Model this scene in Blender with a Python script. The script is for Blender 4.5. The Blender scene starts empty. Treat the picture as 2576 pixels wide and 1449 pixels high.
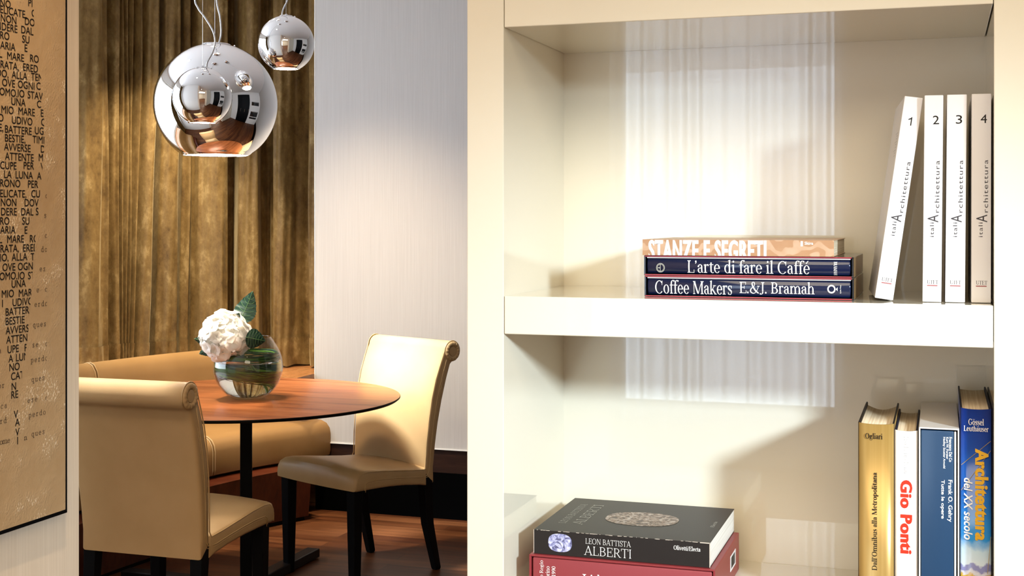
import bpy, bmesh, math, random
from mathutils import Vector, Matrix
random.seed(7)
S = bpy.context.scene
COL = S.collection
PI = math.pi

# ------------------------------------------------------------------ camera
cam_d = bpy.data.cameras.new('camera'); cam = bpy.data.objects.new('camera', cam_d); COL.objects.link(cam)
S.camera = cam
cam.location = (0, 0, 1.45)
cam.rotation_euler = (PI/2, 0, math.radians(18.178))
cam_d.sensor_width = 36.0
cam_d.lens = 36.0*3280/2576
cam_d.shift_y = -(724.5-551)/2576
cam_d.clip_start = 0.02

# ------------------------------------------------------------------ colour management, world
vs = S.view_settings
S.display_settings.display_device = 'sRGB'
vs.view_transform = 'Standard'; vs.look = 'None'; vs.gamma = 1.0; vs.use_curve_mapping = False
vs.exposure = 0.10
W = bpy.data.worlds.new('world'); S.world = W; W.use_nodes = True
W.node_tree.nodes['Background'].inputs[0].default_value = (0.75, 0.85, 1.0, 1)
W.node_tree.nodes['Background'].inputs[1].default_value = 0.6
S.cycles.max_bounces = 10
S.cycles.transmission_bounces = 8
S.cycles.transparent_max_bounces = 16
S.cycles.sample_clamp_indirect = 6.0

def aim(o, target):
    o.rotation_euler = (Vector(target)-o.location).to_track_quat('-Z', 'Y').to_euler()

def area(name, loc, target, sx, sy, power, col):
    l = bpy.data.lights.new(name, 'AREA'); l.shape = 'RECTANGLE'; l.size = sx; l.size_y = sy
    l.energy = power; l.color = col
    o = bpy.data.objects.new(name, l); o.location = loc; COL.objects.link(o); aim(o, target)
    return o

# lamp to the right of the camera (throws the shelf shadows to the left), added warm fill light under the living room ceiling
kl = bpy.data.lights.new('key_lamp', 'SPOT'); kl.energy = 600; kl.color = (0.72, 0.88, 1.0); kl.spot_size = math.radians(33); kl.spot_blend = 1.0
kl.shadow_soft_size = 0.14
key = bpy.data.objects.new('key_lamp', kl); key.location = (1.75, -0.05, 2.05); COL.objects.link(key); aim(key, (-0.50, 2.1, 0.90))
area('ceiling_fill_light', (0.3, -0.6, 2.76), (0.3, -0.6, 0), 2.6, 2.4, 108, (1.0, 0.85, 0.62))

# ------------------------------------------------------------------ helpers
def prop(o, label=None, cat=None, group=None, kind=None):
    if label: o['label'] = label
    if cat: o['category'] = cat
    if group: o['group'] = group
    if kind: o['kind'] = kind
    return o

def link_mesh(name, me, mat=None, parent=None):
    o = bpy.data.objects.new(name, me); COL.objects.link(o)
    if mat is not None:
        for m in (mat if isinstance(mat, (list, tuple)) else [mat]): me.materials.append(m)
    if parent is not None: o.parent = parent
    return o

def obj(name, bm, mat=None, parent=None, smooth=None):
    if smooth is not None:
        for f in bm.faces: f.smooth = True
        for e in bm.edges:
            if len(e.link_faces) == 2 and e.calc_face_angle(0) > math.radians(smooth): e.smooth = False
    me = bpy.data.meshes.new(name); bm.to_mesh(me); bm.free()
    return link_mesh(name, me, mat, parent)

def empty(name, loc=(0, 0, 0), rot=(0, 0, 0), label=None, cat=None, group=None):
    o = bpy.data.objects.new(name, None); o.empty_display_size = 0.05; o.location = loc; o.rotation_euler = rot
    COL.objects.link(o)
    return prop(o, label, cat, group)

def struct(name, bm, mat, smooth=None):
    o = obj(name, bm, mat, None, smooth); o['kind'] = 'structure'; return o

def abox(bm, x0, x1, y0, y1, z0, z1, bev=0.0, seg=2):
    r = bmesh.ops.create_cube(bm, size=1.0)
    vs_ = r['verts']
    for v in vs_:
        v.co = Vector(((x0+x1)/2+v.co.x*(x1-x0), (y0+y1)/2+v.co.y*(y1-y0), (z0+z1)/2+v.co.z*(z1-z0)))
    if bev > 0:
        es = list({e for v in vs_ for e in v.link_edges})
        bmesh.ops.bevel(bm, geom=es, offset=bev, segments=seg, profile=0.5, affect='EDGES')
    return bm

def box(x0, x1, y0, y1, z0, z1, bev=0.0, seg=2):
    return abox(bmesh.new(), x0, x1, y0, y1, z0, z1, bev, seg)

def tube(bm, pts, r, n=8, closed=False, cap=True):
    pts = [Vector(p) for p in pts]; m = len(pts); rings = []
    rr = r if isinstance(r, (list, tuple)) else [r]*m
    up = None
    for i in range(m):
        if closed: t = pts[(i+1) % m]-pts[i-1]
        else: t = pts[min(i+1, m-1)]-pts[max(i-1, 0)]
        if t.length < 1e-9: t = Vector((0, 0, 1))
        t.normalize()
        if up is None:
            up = Vector((0, 0, 1)) if abs(t.z) < 0.9 else Vector((1, 0, 0))
        a = t.cross(up)
        if a.length < 1e-6: a = t.cross(Vector((0.3, 1, 0.2)))
        a.normalize(); b = a.cross(t).normalized(); up = b
        rings.append([bm.verts.new(pts[i]+a*rr[i]*math.cos(2*PI*k/n)+b*rr[i]*math.sin(2*PI*k/n)) for k in range(n)])
    for i in range(m if closed else m-1):
        A, B = rings[i], rings[(i+1) % m]
        for k in range(n):
            bm.faces.new((A[k], A[(k+1) % n], B[(k+1) % n], B[k]))
    if cap and not closed:
        bm.faces.new(rings[0][::-1]); bm.faces.new(rings[-1])
    return bm

def lathe(bm, prof, n=48, c=(0, 0, 0), cap0=False, cap1=False):
    rings = []
    for r, z in prof:
        rings.append([bm.verts.new((c[0]+r*math.cos(2*PI*k/n), c[1]+r*math.sin(2*PI*k/n), c[2]+z)) for k in range(n)])
    for i in range(len(rings)-1):
        for k in range(n):
            bm.faces.new((rings[i][k], rings[i][(k+1) % n], rings[i+1][(k+1) % n], rings[i+1][k]))
    if cap0: bm.faces.new(rings[0][::-1])
    if cap1: bm.faces.new(rings[-1])
    return bm

def prism(bm, poly, z0, z1):
    lo = [bm.verts.new((x, y, z0)) for x, y in poly]; hi = [bm.verts.new((x, y, z1)) for x, y in poly]
    n = len(poly)
    bm.faces.new(lo[::-1]); bm.faces.new(hi)
    for i in range(n): bm.faces.new((lo[i], lo[(i+1) % n], hi[(i+1) % n], hi[i]))
    bmesh.ops.recalc_face_normals(bm, faces=bm.faces)
    return bm

def catmull(P, per=8):
    P = [Vector(p) for p in P]; out = []
    for i in range(len(P)-1):
        p0 = P[i-1] if i else P[0]*2-P[1]; p1, p2 = P[i], P[i+1]
        p3 = P[i+2] if i+2 < len(P) else P[-1]*2-P[-2]
        for k in range(per):
            t = k/per
            out.append(0.5*((2*p1)+(p2-p0)*t+(2*p0-5*p1+4*p2-p3)*t*t+(3*p1-p0-3*p2+p3)*t**3))
    out.append(P[-1]); return out

# ------------------------------------------------------------------ materials
def mat(name, col=(0.8, 0.8, 0.8), rough=0.5, metal=0.0, spec=0.5, sheen=0.0, coat=0.0, emit=None, estr=0.0, trans=0.0, ior=1.45):
    m = bpy.data.materials.new(name); m.use_nodes = True
    b = m.node_tree.nodes['Principled BSDF']
    b.inputs['Base Color'].default_value = (*col, 1); b.inputs['Roughness'].default_value = rough
    b.inputs['Metallic'].default_value = metal; b.inputs['Specular IOR Level'].default_value = spec
    b.inputs['Sheen Weight'].default_value = sheen; b.inputs['Coat Weight'].default_value = coat
    b.inputs['Transmission Weight'].default_value = trans; b.inputs['IOR'].default_value = ior
    if emit: b.inputs['Emission Color'].default_value = (*emit, 1); b.inputs['Emission Strength'].default_value = estr
    return m

class NT:
    def __init__(s, m): s.t = m.node_tree; s.b = s.t.nodes['Principled BSDF']
    def n(s, typ, **kw):
        x = s.t.nodes.new(typ)
        for k, v in kw.items():
            if k.startswith('i_'):
                key = k[2:]; key = int(key) if key.isdigit() else key.replace('_', ' ')
                x.inputs[key].default_value = v
            else: setattr(x, k, v)
        return x
    def l(s, a, b): s.t.links.new(a, b)
    def coord(s, scale=(1, 1, 1), out='Object', rot=(0, 0, 0), loc=(0, 0, 0)):
        c = s.n('ShaderNodeTexCoord'); mp = s.n('ShaderNodeMapping')
        mp.inputs['Scale'].default_value = scale; mp.inputs['Rotation'].default_value = rot; mp.inputs['Location'].default_value = loc
        s.l(c.outputs[out], mp.inputs[0]); return mp.outputs[0]
    def noise(s, vec, scale=5, detail=4, rough=0.5):
        x = s.n('ShaderNodeTexNoise'); x.inputs['Scale'].default_value = scale; x.inputs['Detail'].default_value = detail
        x.inputs['Roughness'].default_value = rough; s.l(vec, x.inputs['Vector']); return x.outputs['Fac']
    def ramp(s, fac, stops, interp='LINEAR'):
        r = s.n('ShaderNodeValToRGB'); e = r.color_ramp.elements; r.color_ramp.interpolation = interp
        while len(e) < len(stops): e.new(0.5)
        for i, (p, c) in enumerate(stops): e[i].position = p; e[i].color = (*c, 1)
        s.l(fac, r.inputs[0]); return r.outputs[0]
    def bump(s, h, strength=0.3, dist=0.01):
        b = s.n('ShaderNodeBump'); b.inputs['Strength'].default_value = strength; b.inputs['Distance'].default_value = dist
        s.l(h, b.inputs['Height']); s.l(b.outputs[0], s.b.inputs['Normal'])
    def mixc(s, fac, a, b, blend='MIX'):
        x = s.n('ShaderNodeMix', data_type='RGBA', blend_type=blend)
        for sock, v in ((x.inputs[0], fac), (x.inputs[6], a), (x.inputs[7], b)):
            if isinstance(v, (int, float)): sock.default_value = v
            elif isinstance(v, tuple): sock.default_value = (*v, 1)
            else: s.l(v, sock)
        return x.outputs[2]
    def base(s, c): s.l(c, s.b.inputs['Base Color'])

M = {}
M['lacquer'] = mat('cream_lacquer', (0.80, 0.74, 0.605), 0.012, spec=0.7, coat=0.5)
M['lacquer'].node_tree.nodes['Principled BSDF'].inputs['Coat Roughness'].default_value = 0.01
M['lacquer_back'] = M['lacquer']

def wallpaper(name, c0, c1, axis, rough=0.6):
    m = mat(name, c0, rough, spec=0.25); t = NT(m)
    sc = (90, 1, 0.6) if axis == 'x' else (1, 90, 0.6)
    v = t.coord(sc); f = t.noise(v, 2.2, 5, 0.7)
    v2 = t.coord(tuple(a*3.5 for a in sc)); f2 = t.noise(v2, 2.0, 3, 0.6)
    mx = t.n('ShaderNodeMath', operation='ADD'); t.l(f, mx.inputs[0]); t.l(f2, mx.inputs[1])
    hf = t.n('ShaderNodeMath', operation='MULTIPLY'); hf.inputs[1].default_value = 0.5; t.l(mx.outputs[0], hf.inputs[0])
    t.base(t.ramp(hf.outputs[0], [(0.36, c0), (0.64, c1)])); t.bump(hf.outputs[0], 0.12, 0.002)
    return m
M['paper_back'] = wallpaper('striated_grey_wallpaper', (0.47, 0.445, 0.415), (0.545, 0.52, 0.49), 'x')
M['paper_left'] = wallpaper('striated_beige_wallpaper', (0.68, 0.53, 0.385), (0.79, 0.64, 0.485), 'y')
M['white_wall'] = mat('white_paint', (0.78, 0.76, 0.72), 0.6)
M['ceiling'] = mat('ceiling_paint', (0.80, 0.79, 0.77), 0.7)

def wood(name, c0, c1, c2, scale, rough=0.3, spec=0.5, coat=0.0, bumpy=0.05, rot=(0, 0, 0)):
    m = mat(name, c1, rough, spec=spec, coat=coat); t = NT(m)
    v = t.coord(scale, rot=rot); f = t.noise(v, 1.0, 6, 0.62)
    v2 = t.coord(tuple(a*5 for a in scale), rot=rot); f2 = t.noise(v2, 1.0, 3, 0.5)
    s_ = t.n('ShaderNodeMath', operation='MULTIPLY_ADD'); s_.inputs[1].default_value = 0.3; t.l(f2, s_.inputs[0]); t.l(f, s_.inputs[2])
    c = t.ramp(s_.outputs[0], [(0.40, c0), (0.62, c1), (0.88, c2)])
    t.base(c); t.bump(f2, bumpy, 0.001)
    return m
M['table_wood'] = wood('walnut_table', (0.105, 0.025, 0.006), (0.235, 0.068, 0.018), (0.33, 0.112, 0.036), (2.2, 26, 26), 0.34, 0.3)
M['red_wood'] = wood('reddish_bench_wood', (0.040, 0.007, 0.003), (0.070, 0.014, 0.005), (0.105, 0.026, 0.010), (3, 20, 6), 0.3, 0.4)
M['ledge_wood'] = wood('ledge_wood', (0.26, 0.10, 0.032), (0.36, 0.15, 0.05), (0.45, 0.21, 0.08), (12, 3, 12), 0.25, 0.5)
M['dark_wood'] = wood('dark_skirting_wood', (0.010, 0.0035, 0.002), (0.020, 0.007, 0.0035), (0.036, 0.014, 0.007), (4, 10, 40), 0.4, 0.4)
M['black'] = mat('black_stained_wood', (0.002, 0.002, 0.0022), 0.5, spec=0.12)
M['black_plinth'] = mat('black_plinth_paint', (0.0008, 0.0008, 0.0008), 0.8, spec=0.02)
M['table_base'] = mat('black_brown_metal', (0.006, 0.0035, 0.003), 0.45, spec=0.3)

def floor_mat():
    m = mat('plank_floor', (0.2, 0.08, 0.03), 0.38, spec=0.4); t = NT(m)
    v = t.coord((1, 1, 1)); br = t.n('ShaderNodeTexBrick', offset=0.37, squash=1.0)
    br.inputs['Scale'].default_value = 1.0; br.inputs['Mortar Size'].default_value = 0.0012; br.inputs['Brick Width'].default_value = 1.1
    br.inputs['Row Height'].default_value = 0.09; br.inputs['Color1'].default_value = (0, 0, 0, 1); br.inputs['Color2'].default_value = (1, 1, 1, 1)
    br.inputs['Mortar'].default_value = (0.3, 0.3, 0.3, 1); br.inputs['Bias'].default_value = 0.0
    t.l(v, br.inputs['Vector'])
    v2 = t.coord((2.2, 26, 1)); f = t.noise(v2, 1.0, 6, 0.6)
    plank = t.ramp(br.outputs['Color'], [(0.0, (0.075, 0.022, 0.007)), (0.5, (0.125, 0.041, 0.013)), (1.0, (0.175, 0.064, 0.022))])
    grain = t.ramp(f, [(0.3, (0.45, 0.40, 0.36)), (0.6, (1, 1, 1)), (0.8, (1.25, 1.2, 1.15))])
    c = t.mixc(1.0, plank, grain, 'MULTIPLY')
    c = t.mixc(br.outputs['Fac'], c, (0.03, 0.012, 0.006))
    t.base(c); t.bump(f, 0.05, 0.001)
    return m
M['floor'] = floor_mat()

def leather(name, c, c2, rough=0.42):
    m = mat(name, c, rough, spec=0.35); t = NT(m)
    v = t.coord((1, 1, 1)); f = t.noise(v, 6, 3, 0.5); g = t.n('ShaderNodeTexVoronoi'); g.inputs['Scale'].default_value = 420
    t.l(v, g.inputs['Vector'])
    t.base(t.ramp(f, [(0.35, c), (0.65, c2)])); t.bump(g.outputs['Distance'], 0.06, 0.0015)
    return m
M['leather'] = leather('cream_leather', (0.41, 0.25, 0.108), (0.45, 0.28, 0.126))
M['piping'] = leather('tan_leather_piping', (0.42, 0.255, 0.105), (0.47, 0.295, 0.13))
M['bench_leather'] = leather('tan_bench_leather', (0.265, 0.145, 0.050), (0.295, 0.165, 0.060), 0.36)
M['seam'] = mat('seam_thread', (0.52, 0.36, 0.19), 0.6)

def velvet():
    m = mat('crushed_gold_velvet', (0.3, 0.2, 0.07), 0.55, spec=0.3, sheen=0.30); t = NT(m)
    t.b.inputs['Sheen Tint'].default_value = (0.95, 0.78, 0.45, 1); t.b.inputs['Sheen Roughness'].default_value = 0.4
    f = t.noise(t.coord((1, 1, 0.5)), 9, 5, 0.62); f2 = t.noise(t.coord((1, 1, 0.75)), 34, 6, 0.72)
    a = t.n('ShaderNodeMath', operation='MULTIPLY_ADD'); a.inputs[1].default_value = 0.55; t.l(f2, a.inputs[0]); t.l(f, a.inputs[2])
    t.base(t.ramp(a.outputs[0], [(0.52, (0.062, 0.031, 0.006)), (0.70, (0.145, 0.083, 0.022)), (0.84, (0.195, 0.118, 0.036)), (1.05, (0.33, 0.222, 0.085))]))
    t.bump(a.outputs[0], 0.35, 0.008)
    return m
M['velvet'] = velvet()

def plaster():
    m = mat('bronze_plaster', (0.5, 0.33, 0.16), 0.38, spec=0.5, metal=0.15); t = NT(m)
    v = t.coord((1, 1, 1)); f = t.noise(v, 16, 3, 0.5)
    v2 = t.coord((1, 1.0, 0.8), rot=(0.5, 0, 0)); f2 = t.noise(v2, 260, 3, 0.55)
    mask = t.ramp(f, [(0.42, (0.15, 0.15, 0.15)), (0.62, (1, 1, 1))])
    mm = t.n('ShaderNodeMath', operation='MULTIPLY'); t.l(f2, mm.inputs[0]); t.l(mask, mm.inputs[1])
    v3 = t.coord((1, 1.6, 1), rot=(0.75, 0, 0)); f3 = t.noise(v3, 130, 4, 0.6)
    fk = t.n('ShaderNodeMath', operation='MULTIPLY'); t.l(f3, fk.inputs[0]); t.l(mask, fk.inputs[1])
    ba = t.ramp(f, [(0.3, (0.50, 0.315, 0.155)), (0.7, (0.56, 0.365, 0.19))])
    fl = t.ramp(fk.outputs[0], [(0.54, (0, 0, 0)), (0.60, (1, 1, 1))])
    t.base(t.mixc(fl, ba, (0.85, 0.66, 0.44)))  # pale flecks put the glints of the rough plaster into its colour
    t.bump(mm.outputs[0], 0.55, 0.004)
    return m
M['plaster'] = plaster()
M['ink_black'] = mat('black_lettering', (0.012, 0.009, 0.007), 0.5, spec=0.2)
M['ink_brown'] = mat('dark_brown_lettering', (0.05, 0.03, 0.02), 0.5, spec=0.2)

M['mirror'] = mat('mirror_glass', (0.93, 0.93, 0.945), 0.015, metal=1.0)
M['chrome'] = mat('chrome', (0.8, 0.8, 0.82), 0.06, metal=1.0)
M['cord'] = mat('clear_silver_cord', (0.72, 0.73, 0.76), 0.2, metal=0.7)
M['wire'] = mat('steel_wire', (0.55, 0.55, 0.56), 0.3, metal=1.0)
M['diffuser'] = mat('lit_diffuser', (1, 1, 1), 0.4, emit=(1.0, 0.88, 0.70), estr=70.0)

def thin_glass():
    m = bpy.data.materials.new('clear_vase_glass'); m.use_nodes = True; t = m.node_tree; t.nodes.clear()
    o = t.nodes.new('ShaderNodeOutputMaterial'); mx = t.nodes.new('ShaderNodeMixShader')
    tr = t.nodes.new('ShaderNodeBsdfTransparent'); tr.inputs[0].default_value = (0.97, 0.985, 0.98, 1)
    g = t.nodes.new('ShaderNodeBsdfGlossy'); g.inputs['Roughness'].default_value = 0.01
    lw = t.nodes.new('ShaderNodeLayerWeight'); lw.inputs[0].default_value = 0.5
    p = t.nodes.new('ShaderNodeMath'); p.operation = 'POWER'; p.inputs[1].default_value = 4.0
    q = t.nodes.new('ShaderNodeMath'); q.operation = 'MULTIPLY_ADD'; q.inputs[1].default_value = 0.6; q.inputs[2].default_value = 0.035
    t.links.new(lw.outputs['Facing'], p.inputs[0]); t.links.new(p.outputs[0], q.inputs[0]); t.links.new(q.outputs[0], mx.inputs[0])
    t.links.new(tr.outputs[0], mx.inputs[1]); t.links.new(g.outputs[0], mx.inputs[2]); t.links.new(mx.outputs[0], o.inputs[0])
    return m
M['vase_glass'] = thin_glass()
M['water'] = mat('water', (0.98, 1.0, 0.99), 0.0, trans=1.0, ior=1.33, spec=0.5)

def translucent(name, col, k, rough=0.6):
    m = mat(name, col, rough, spec=0.2); t = m.node_tree; b = t.nodes['Principled BSDF']; o = t.nodes['Material Output']
    tl = t.nodes.new('ShaderNodeBsdfTranslucent'); tl.inputs[0].default_value = (*col, 1)
    mx = t.nodes.new('ShaderNodeMixShader'); mx.inputs[0].default_value = k
    t.links.new(b.outputs[0], mx.inputs[1]); t.links.new(tl.outputs[0], mx.inputs[2]); t.links.new(mx.outputs[0], o.inputs[0])
    return m
M['petal'] = translucent('white_petal', (0.90, 0.87, 0.80), 0.3)
M['leaf'] = mat('leaf_green', (0.005, 0.026, 0.013), 0.36, spec=0.5)
M['leaf_vein'] = mat('leaf_vein', (0.10, 0.20, 0.06), 0.5)
M['stem'] = mat('stem_green', (0.09, 0.20, 0.03), 0.4)
def grass_mat():
    m = mat('grass_blade', (0.03, 0.09, 0.01), 0.3, spec=0.5); t = NT(m)
    g = t.n('ShaderNodeNewGeometry'); t.base(t.ramp(g.outputs['Random Per Island'], [(0.0, (0.006, 0.022, 0.006)), (0.6, (0.02, 0.065, 0.01)), (1.0, (0.13, 0.26, 0.03))]))
    return m
M['grass'] = grass_mat()

# sheer curtain and daylight pane
def sheer():
    m = bpy.data.materials.new('sheer_voile'); m.use_nodes = True; t = m.node_tree; t.nodes.clear()
    o = t.nodes.new('ShaderNodeOutputMaterial'); mx = t.nodes.new('ShaderNodeMixShader'); mx.inputs[0].default_value = 0.55
    lw = t.nodes.new('ShaderNodeLayerWeight'); lw.inputs[0].default_value = 0.5; ma = t.nodes.new('ShaderNodeMath'); ma.operation = 'MULTIPLY_ADD'; ma.inputs[1].default_value = 0.65; ma.inputs[2].default_value = 0.30
    t.links.new(lw.outputs['Facing'], ma.inputs[0]); t.links.new(ma.outputs[0], mx.inputs[0])
    tr = t.nodes.new('ShaderNodeBsdfTransparent'); a = t.nodes.new('ShaderNodeAddShader')
    d = t.nodes.new('ShaderNodeBsdfDiffuse'); d.inputs[0].default_value = (0.30, 0.30, 0.30, 1)
    tl = t.nodes.new('ShaderNodeBsdfTranslucent'); tl.inputs[0].default_value = (0.42, 0.42, 0.43, 1)
    t.links.new(d.outputs[0], a.inputs[0]); t.links.new(tl.outputs[0], a.inputs[1])
    t.links.new(tr.outputs[0], mx.inputs[1]); t.links.new(a.outputs[0], mx.inputs[2]); t.links.new(mx.outputs[0], o.inputs[0])
    return m
M['sheer'] = sheer()
M['pane'] = mat('bright_daylight_pane', (1, 1, 1), 0.3, emit=(0.64, 0.80, 1.0), estr=5.4)
M['pane_dining'] = mat('daylight_pane_dining', (1, 1, 1), 0.3, emit=(0.74, 0.86, 1.0), estr=6.5)
# ------------------------------------------------------------------ room shell
CZ = 2.85
struct('floor', box(-4.4, 3.1, -3.1, 6.6, -0.05, 0.0), M['floor'])
struct('ceiling', box(-4.4, 3.1, -3.1, 6.6, CZ, CZ+0.05), M['ceiling'])
struct('wall_left', box(-2.06, -1.93, -3.1, 2.603, 0, CZ), M['paper_left'])
struct('wall_divider', box(-4.25, -2.06, 2.45, 2.603, 0, CZ), M['white_wall'])
struct('wall_back', box(-2.967, 0.70, 5.885, 6.02, 0.334, CZ), M['paper_back'])
struct('trim_1', box(-2.972, -2.966, 5.883, 5.99, 0.334, CZ, 0.001), M['white_wall'])
struct('trim_2', box(-2.95, 0.70, 5.881, 5.90, 0.334, 0.340), M['white_wall'])
struct('baseboard_back', box(-2.967, 0.70, 5.892, 6.02, 0.222, 0.334), M['dark_wood'])
struct('baseboard_plinth', box(-2.967, 0.70, 5.886, 6.02, 0.0, 0.222), M['black_plinth'])
struct('wall_niche', box(-4.4, 0.70, 6.40, 6.5, 0, CZ), M['white_wall'])
bm = bmesh.new()                                             # window wall of the dining corner with its opening
abox(bm, -4.4, -4.2, 2.45, 2.75, 0, CZ); abox(bm, -4.4, -4.2, 4.95, 6.5, 0, CZ)
abox(bm, -4.4, -4.2, 2.75, 4.95, 0, 0.70); abox(bm, -4.4, -4.2, 2.75, 4.95, 2.60, CZ)
struct('wall_window', bm, M['white_wall'])
struct('wall_dining_right', box(0.60, 0.70, 2.41, 5.88, 0, CZ), M['white_wall'])
struct('wall_right', box(2.9, 3.0, -3.1, 2.4, 0, CZ), M['white_wall'])
bm = bmesh.new()                                             # wall behind the camera with its window opening
abox(bm, -1.93, -1.88, -3.1, -3.0, 0, CZ); abox(bm, -0.52, 3.0, -3.1, -3.0, 0, CZ)
abox(bm, -1.88, -0.52, -3.1, -3.0, 0, 0.30); abox(bm, -1.88, -0.52, -3.1, -3.0, 2.42, CZ)
struct('wall_rear', bm, M['white_wall'])
struct('wall_behind_shelves', box(0.16, 2.9, 2.0, 2.40, 0, CZ), M['lacquer'])

def window(name, cx, cy, z0, z1, wid, axis, paneM):
    """framed window; axis 'y' = faces +Y (in an X wall), 'x' = faces +X"""
    root = empty(name, (cx, cy, z0)); root['kind'] = 'structure'
    if axis == 'x': root.rotation_euler = (0, 0, -PI/2)
    h = z1-z0; w = wid/2; bm = bmesh.new()
    for a in ((-w, -w+0.06, 0, h), (w-0.06, w, 0, h), (-w+0.06, w-0.06, 0, 0.06), (-w+0.06, w-0.06, h-0.06, h)):
        abox(bm, a[0], a[1], -0.05, 0.0, a[2], a[3], 0.004)
    f = obj('window_frame', bm, M['white_wall'], root)
    for x0, x1 in ((-w+0.06, w-0.06),):
        obj('pane', box(x0, x1, -0.035, -0.029, 0.06, h-0.06), paneM, root)
    return root
window('window_1', -1.20, -3.03, 0.30, 2.42, 1.36, 'y', M['pane'])
window('window_2', -4.23, 3.85, 0.70, 2.60, 2.20, 'x', M['pane_dining'])

# sheer curtain in front of the living-room window (seen mirrored in the lacquer)
def drape_sheet(bm, pts2, z0, z1, nz, thick=0.0):
    rows = []
    for j in range(nz+1):
        z = z1+(z0-z1)*j/nz
        rows.append([bm.verts.new((x, y, z)) for x, y in pts2])
    for j in range(nz):
        for i in range(len(pts2)-1): bm.faces.new((rows[j][i], rows[j+1][i], rows[j+1][i+1], rows[j][i+1]))
    return bm
pts2 = []; rnd = random.Random(3); x = -1.90; ph = 0.0
while x < -0.50:
    amp = 0.026+0.010*math.sin(x*7.3)
    pts2.append((x, -2.86+amp*math.sin(ph))); x += 0.004; ph += 0.21+0.06*math.sin(x*17.0)+0.05*math.sin(x*41)
bm = drape_sheet(bmesh.new(), pts2, 0.03, 2.38, 1)
sh = obj('sheer_curtain', bm, M['sheer'], None, 80)
prop(sh, 'white sheer curtain before the living room window, mirrored in the shelf lacquer', 'curtain')
rail = obj('curtain_rail', box(-1.91, -0.50, -2.90, -2.82, 2.38, 2.42, 0.005), M['white_wall'])
prop(rail, 'white rail carrying the sheer curtain of the living room', 'curtain rail')

# tall dark cabinet and white appliance wall across the dining room (seen in the chrome pendants)
t = empty('tall_cabinet', (0.598, 3.79, 0), (0, 0, PI/2), 'tall black cabinet on the far wall of the dining room, mirrored in the pendants', 'cabinet')
for x0 in (-0.64, -0.21, 0.22):
    d = obj('door', box(x0, x0+0.42, 0.05, 0.07, 0.06, 2.55, 0.003), M['black'], t)
    obj('handle', box(x0+0.36, x0+0.375, 0.07, 0.085, 1.0, 1.35, 0.003), M['chrome'], d)
obj('body', box(-0.65, 0.65, 0.0, 0.05, 0.0, 2.6), M['black_plinth'], t)
t = empty('appliance_cabinet', (0.598, 5.165, 0), (0, 0, PI/2), 'white kitchen cabinet wall with dark glazed niches, mirrored in the pendants', 'cabinet')
obj('body', box(-0.71, 0.71, 0.0, 0.05, 0.0, 2.6, 0.004), M['white_wall'], t)
M['oven_glass'] = mat('dark_oven_glass', (0.01, 0.012, 0.014), 0.05, spec=0.8)
for z0, z1 in ((0.55, 0.72), (0.78, 1.22), (1.72, 2.02)):
    d = obj('door', box(-0.50, 0.50, 0.05, 0.065, z0, z1, 0.004), M['oven_glass'], t)
    obj('handle', box(-0.45, 0.45, 0.065, 0.085, z1-0.05, z1-0.035, 0.003), M['chrome'], d)

# recessed ceiling spots
M['spot_disc'] = mat('lit_spot_disc', (1, 1, 1), 0.4, emit=(1.0, 0.90, 0.75), estr=12)
def downlight(x, y, label, power=0, target=None, angle=50, blend=0.6, col=(1.0, 0.83, 0.62), radius=0.03):
    r = empty('ceiling_downlight', (x, y, CZ), label=label, cat='ceiling light', group='recessed ceiling spots')
    obj('trim_ring', lathe(bmesh.new(), [(0.040, -0.001), (0.052, -0.004), (0.055, 0.0)], 32), M['chrome'], r, 40)
    obj('lamp_disc', lathe(bmesh.new(), [(0.0005, -0.0015), (0.040, -0.0015)], 32), M['spot_disc'], r)
    if power:
        l = bpy.data.lights.new('spot', 'SPOT'); l.energy = power; l.spot_size = math.radians(angle); l.spot_blend = blend
        l.color = col; l.shadow_soft_size = radius
        o = bpy.data.objects.new('spot', l); COL.objects.link(o); o.location = (x, y, CZ-0.02); aim(o, target)
downlight(-3.10, 4.02, 'ceiling spot nearest above the dining table', 330, (-2.60, 4.38, 1.0), 17, 0.8, (1.0, 0.92, 0.80), 0.03)
downlight(-2.55, 4.30, 'ceiling spot aimed at the chair by the back wall', 2500, (-2.20, 5.13, 0.80), 25, 1.0, (0.84, 0.93, 1.0), 0.30)
downlight(-2.90, 4.75, 'added ceiling spot over the bench end, warming the grey wall', 330, (-2.43, 5.80, 0.0), 68, 1.0, (1.0, 0.80, 0.57), 0.08)  # added lamp, helps out the pendants' warm light low on the wall
downlight(-3.3, 5.3, 'ceiling spot over the curved bench', 330, (-3.80, 5.72, 0.45), 56, 0.9, (1.0, 0.86, 0.66))
downlight(-1.25, 1.75, 'ceiling spot washing the text panel', 80, (-1.9, 2.45, 1.2), 60, 0.9, (1.0, 0.80, 0.55))
downlight(-2.46, 3.46, 'ceiling spot straight above the chair with its back to the room', 430, (-2.46, 3.53, 0.94), 15, 0.8, (0.92, 0.95, 1.0))

downlight(-1.35, 0.95, 'added fill spot under the living room ceiling, lighting the chair back', 14, (-2.4, 3.6, 0.45), 34, 0.9, (1.0, 0.78, 0.50), 0.06)  # invented fitting, warm fill for the back of the near chair

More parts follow.
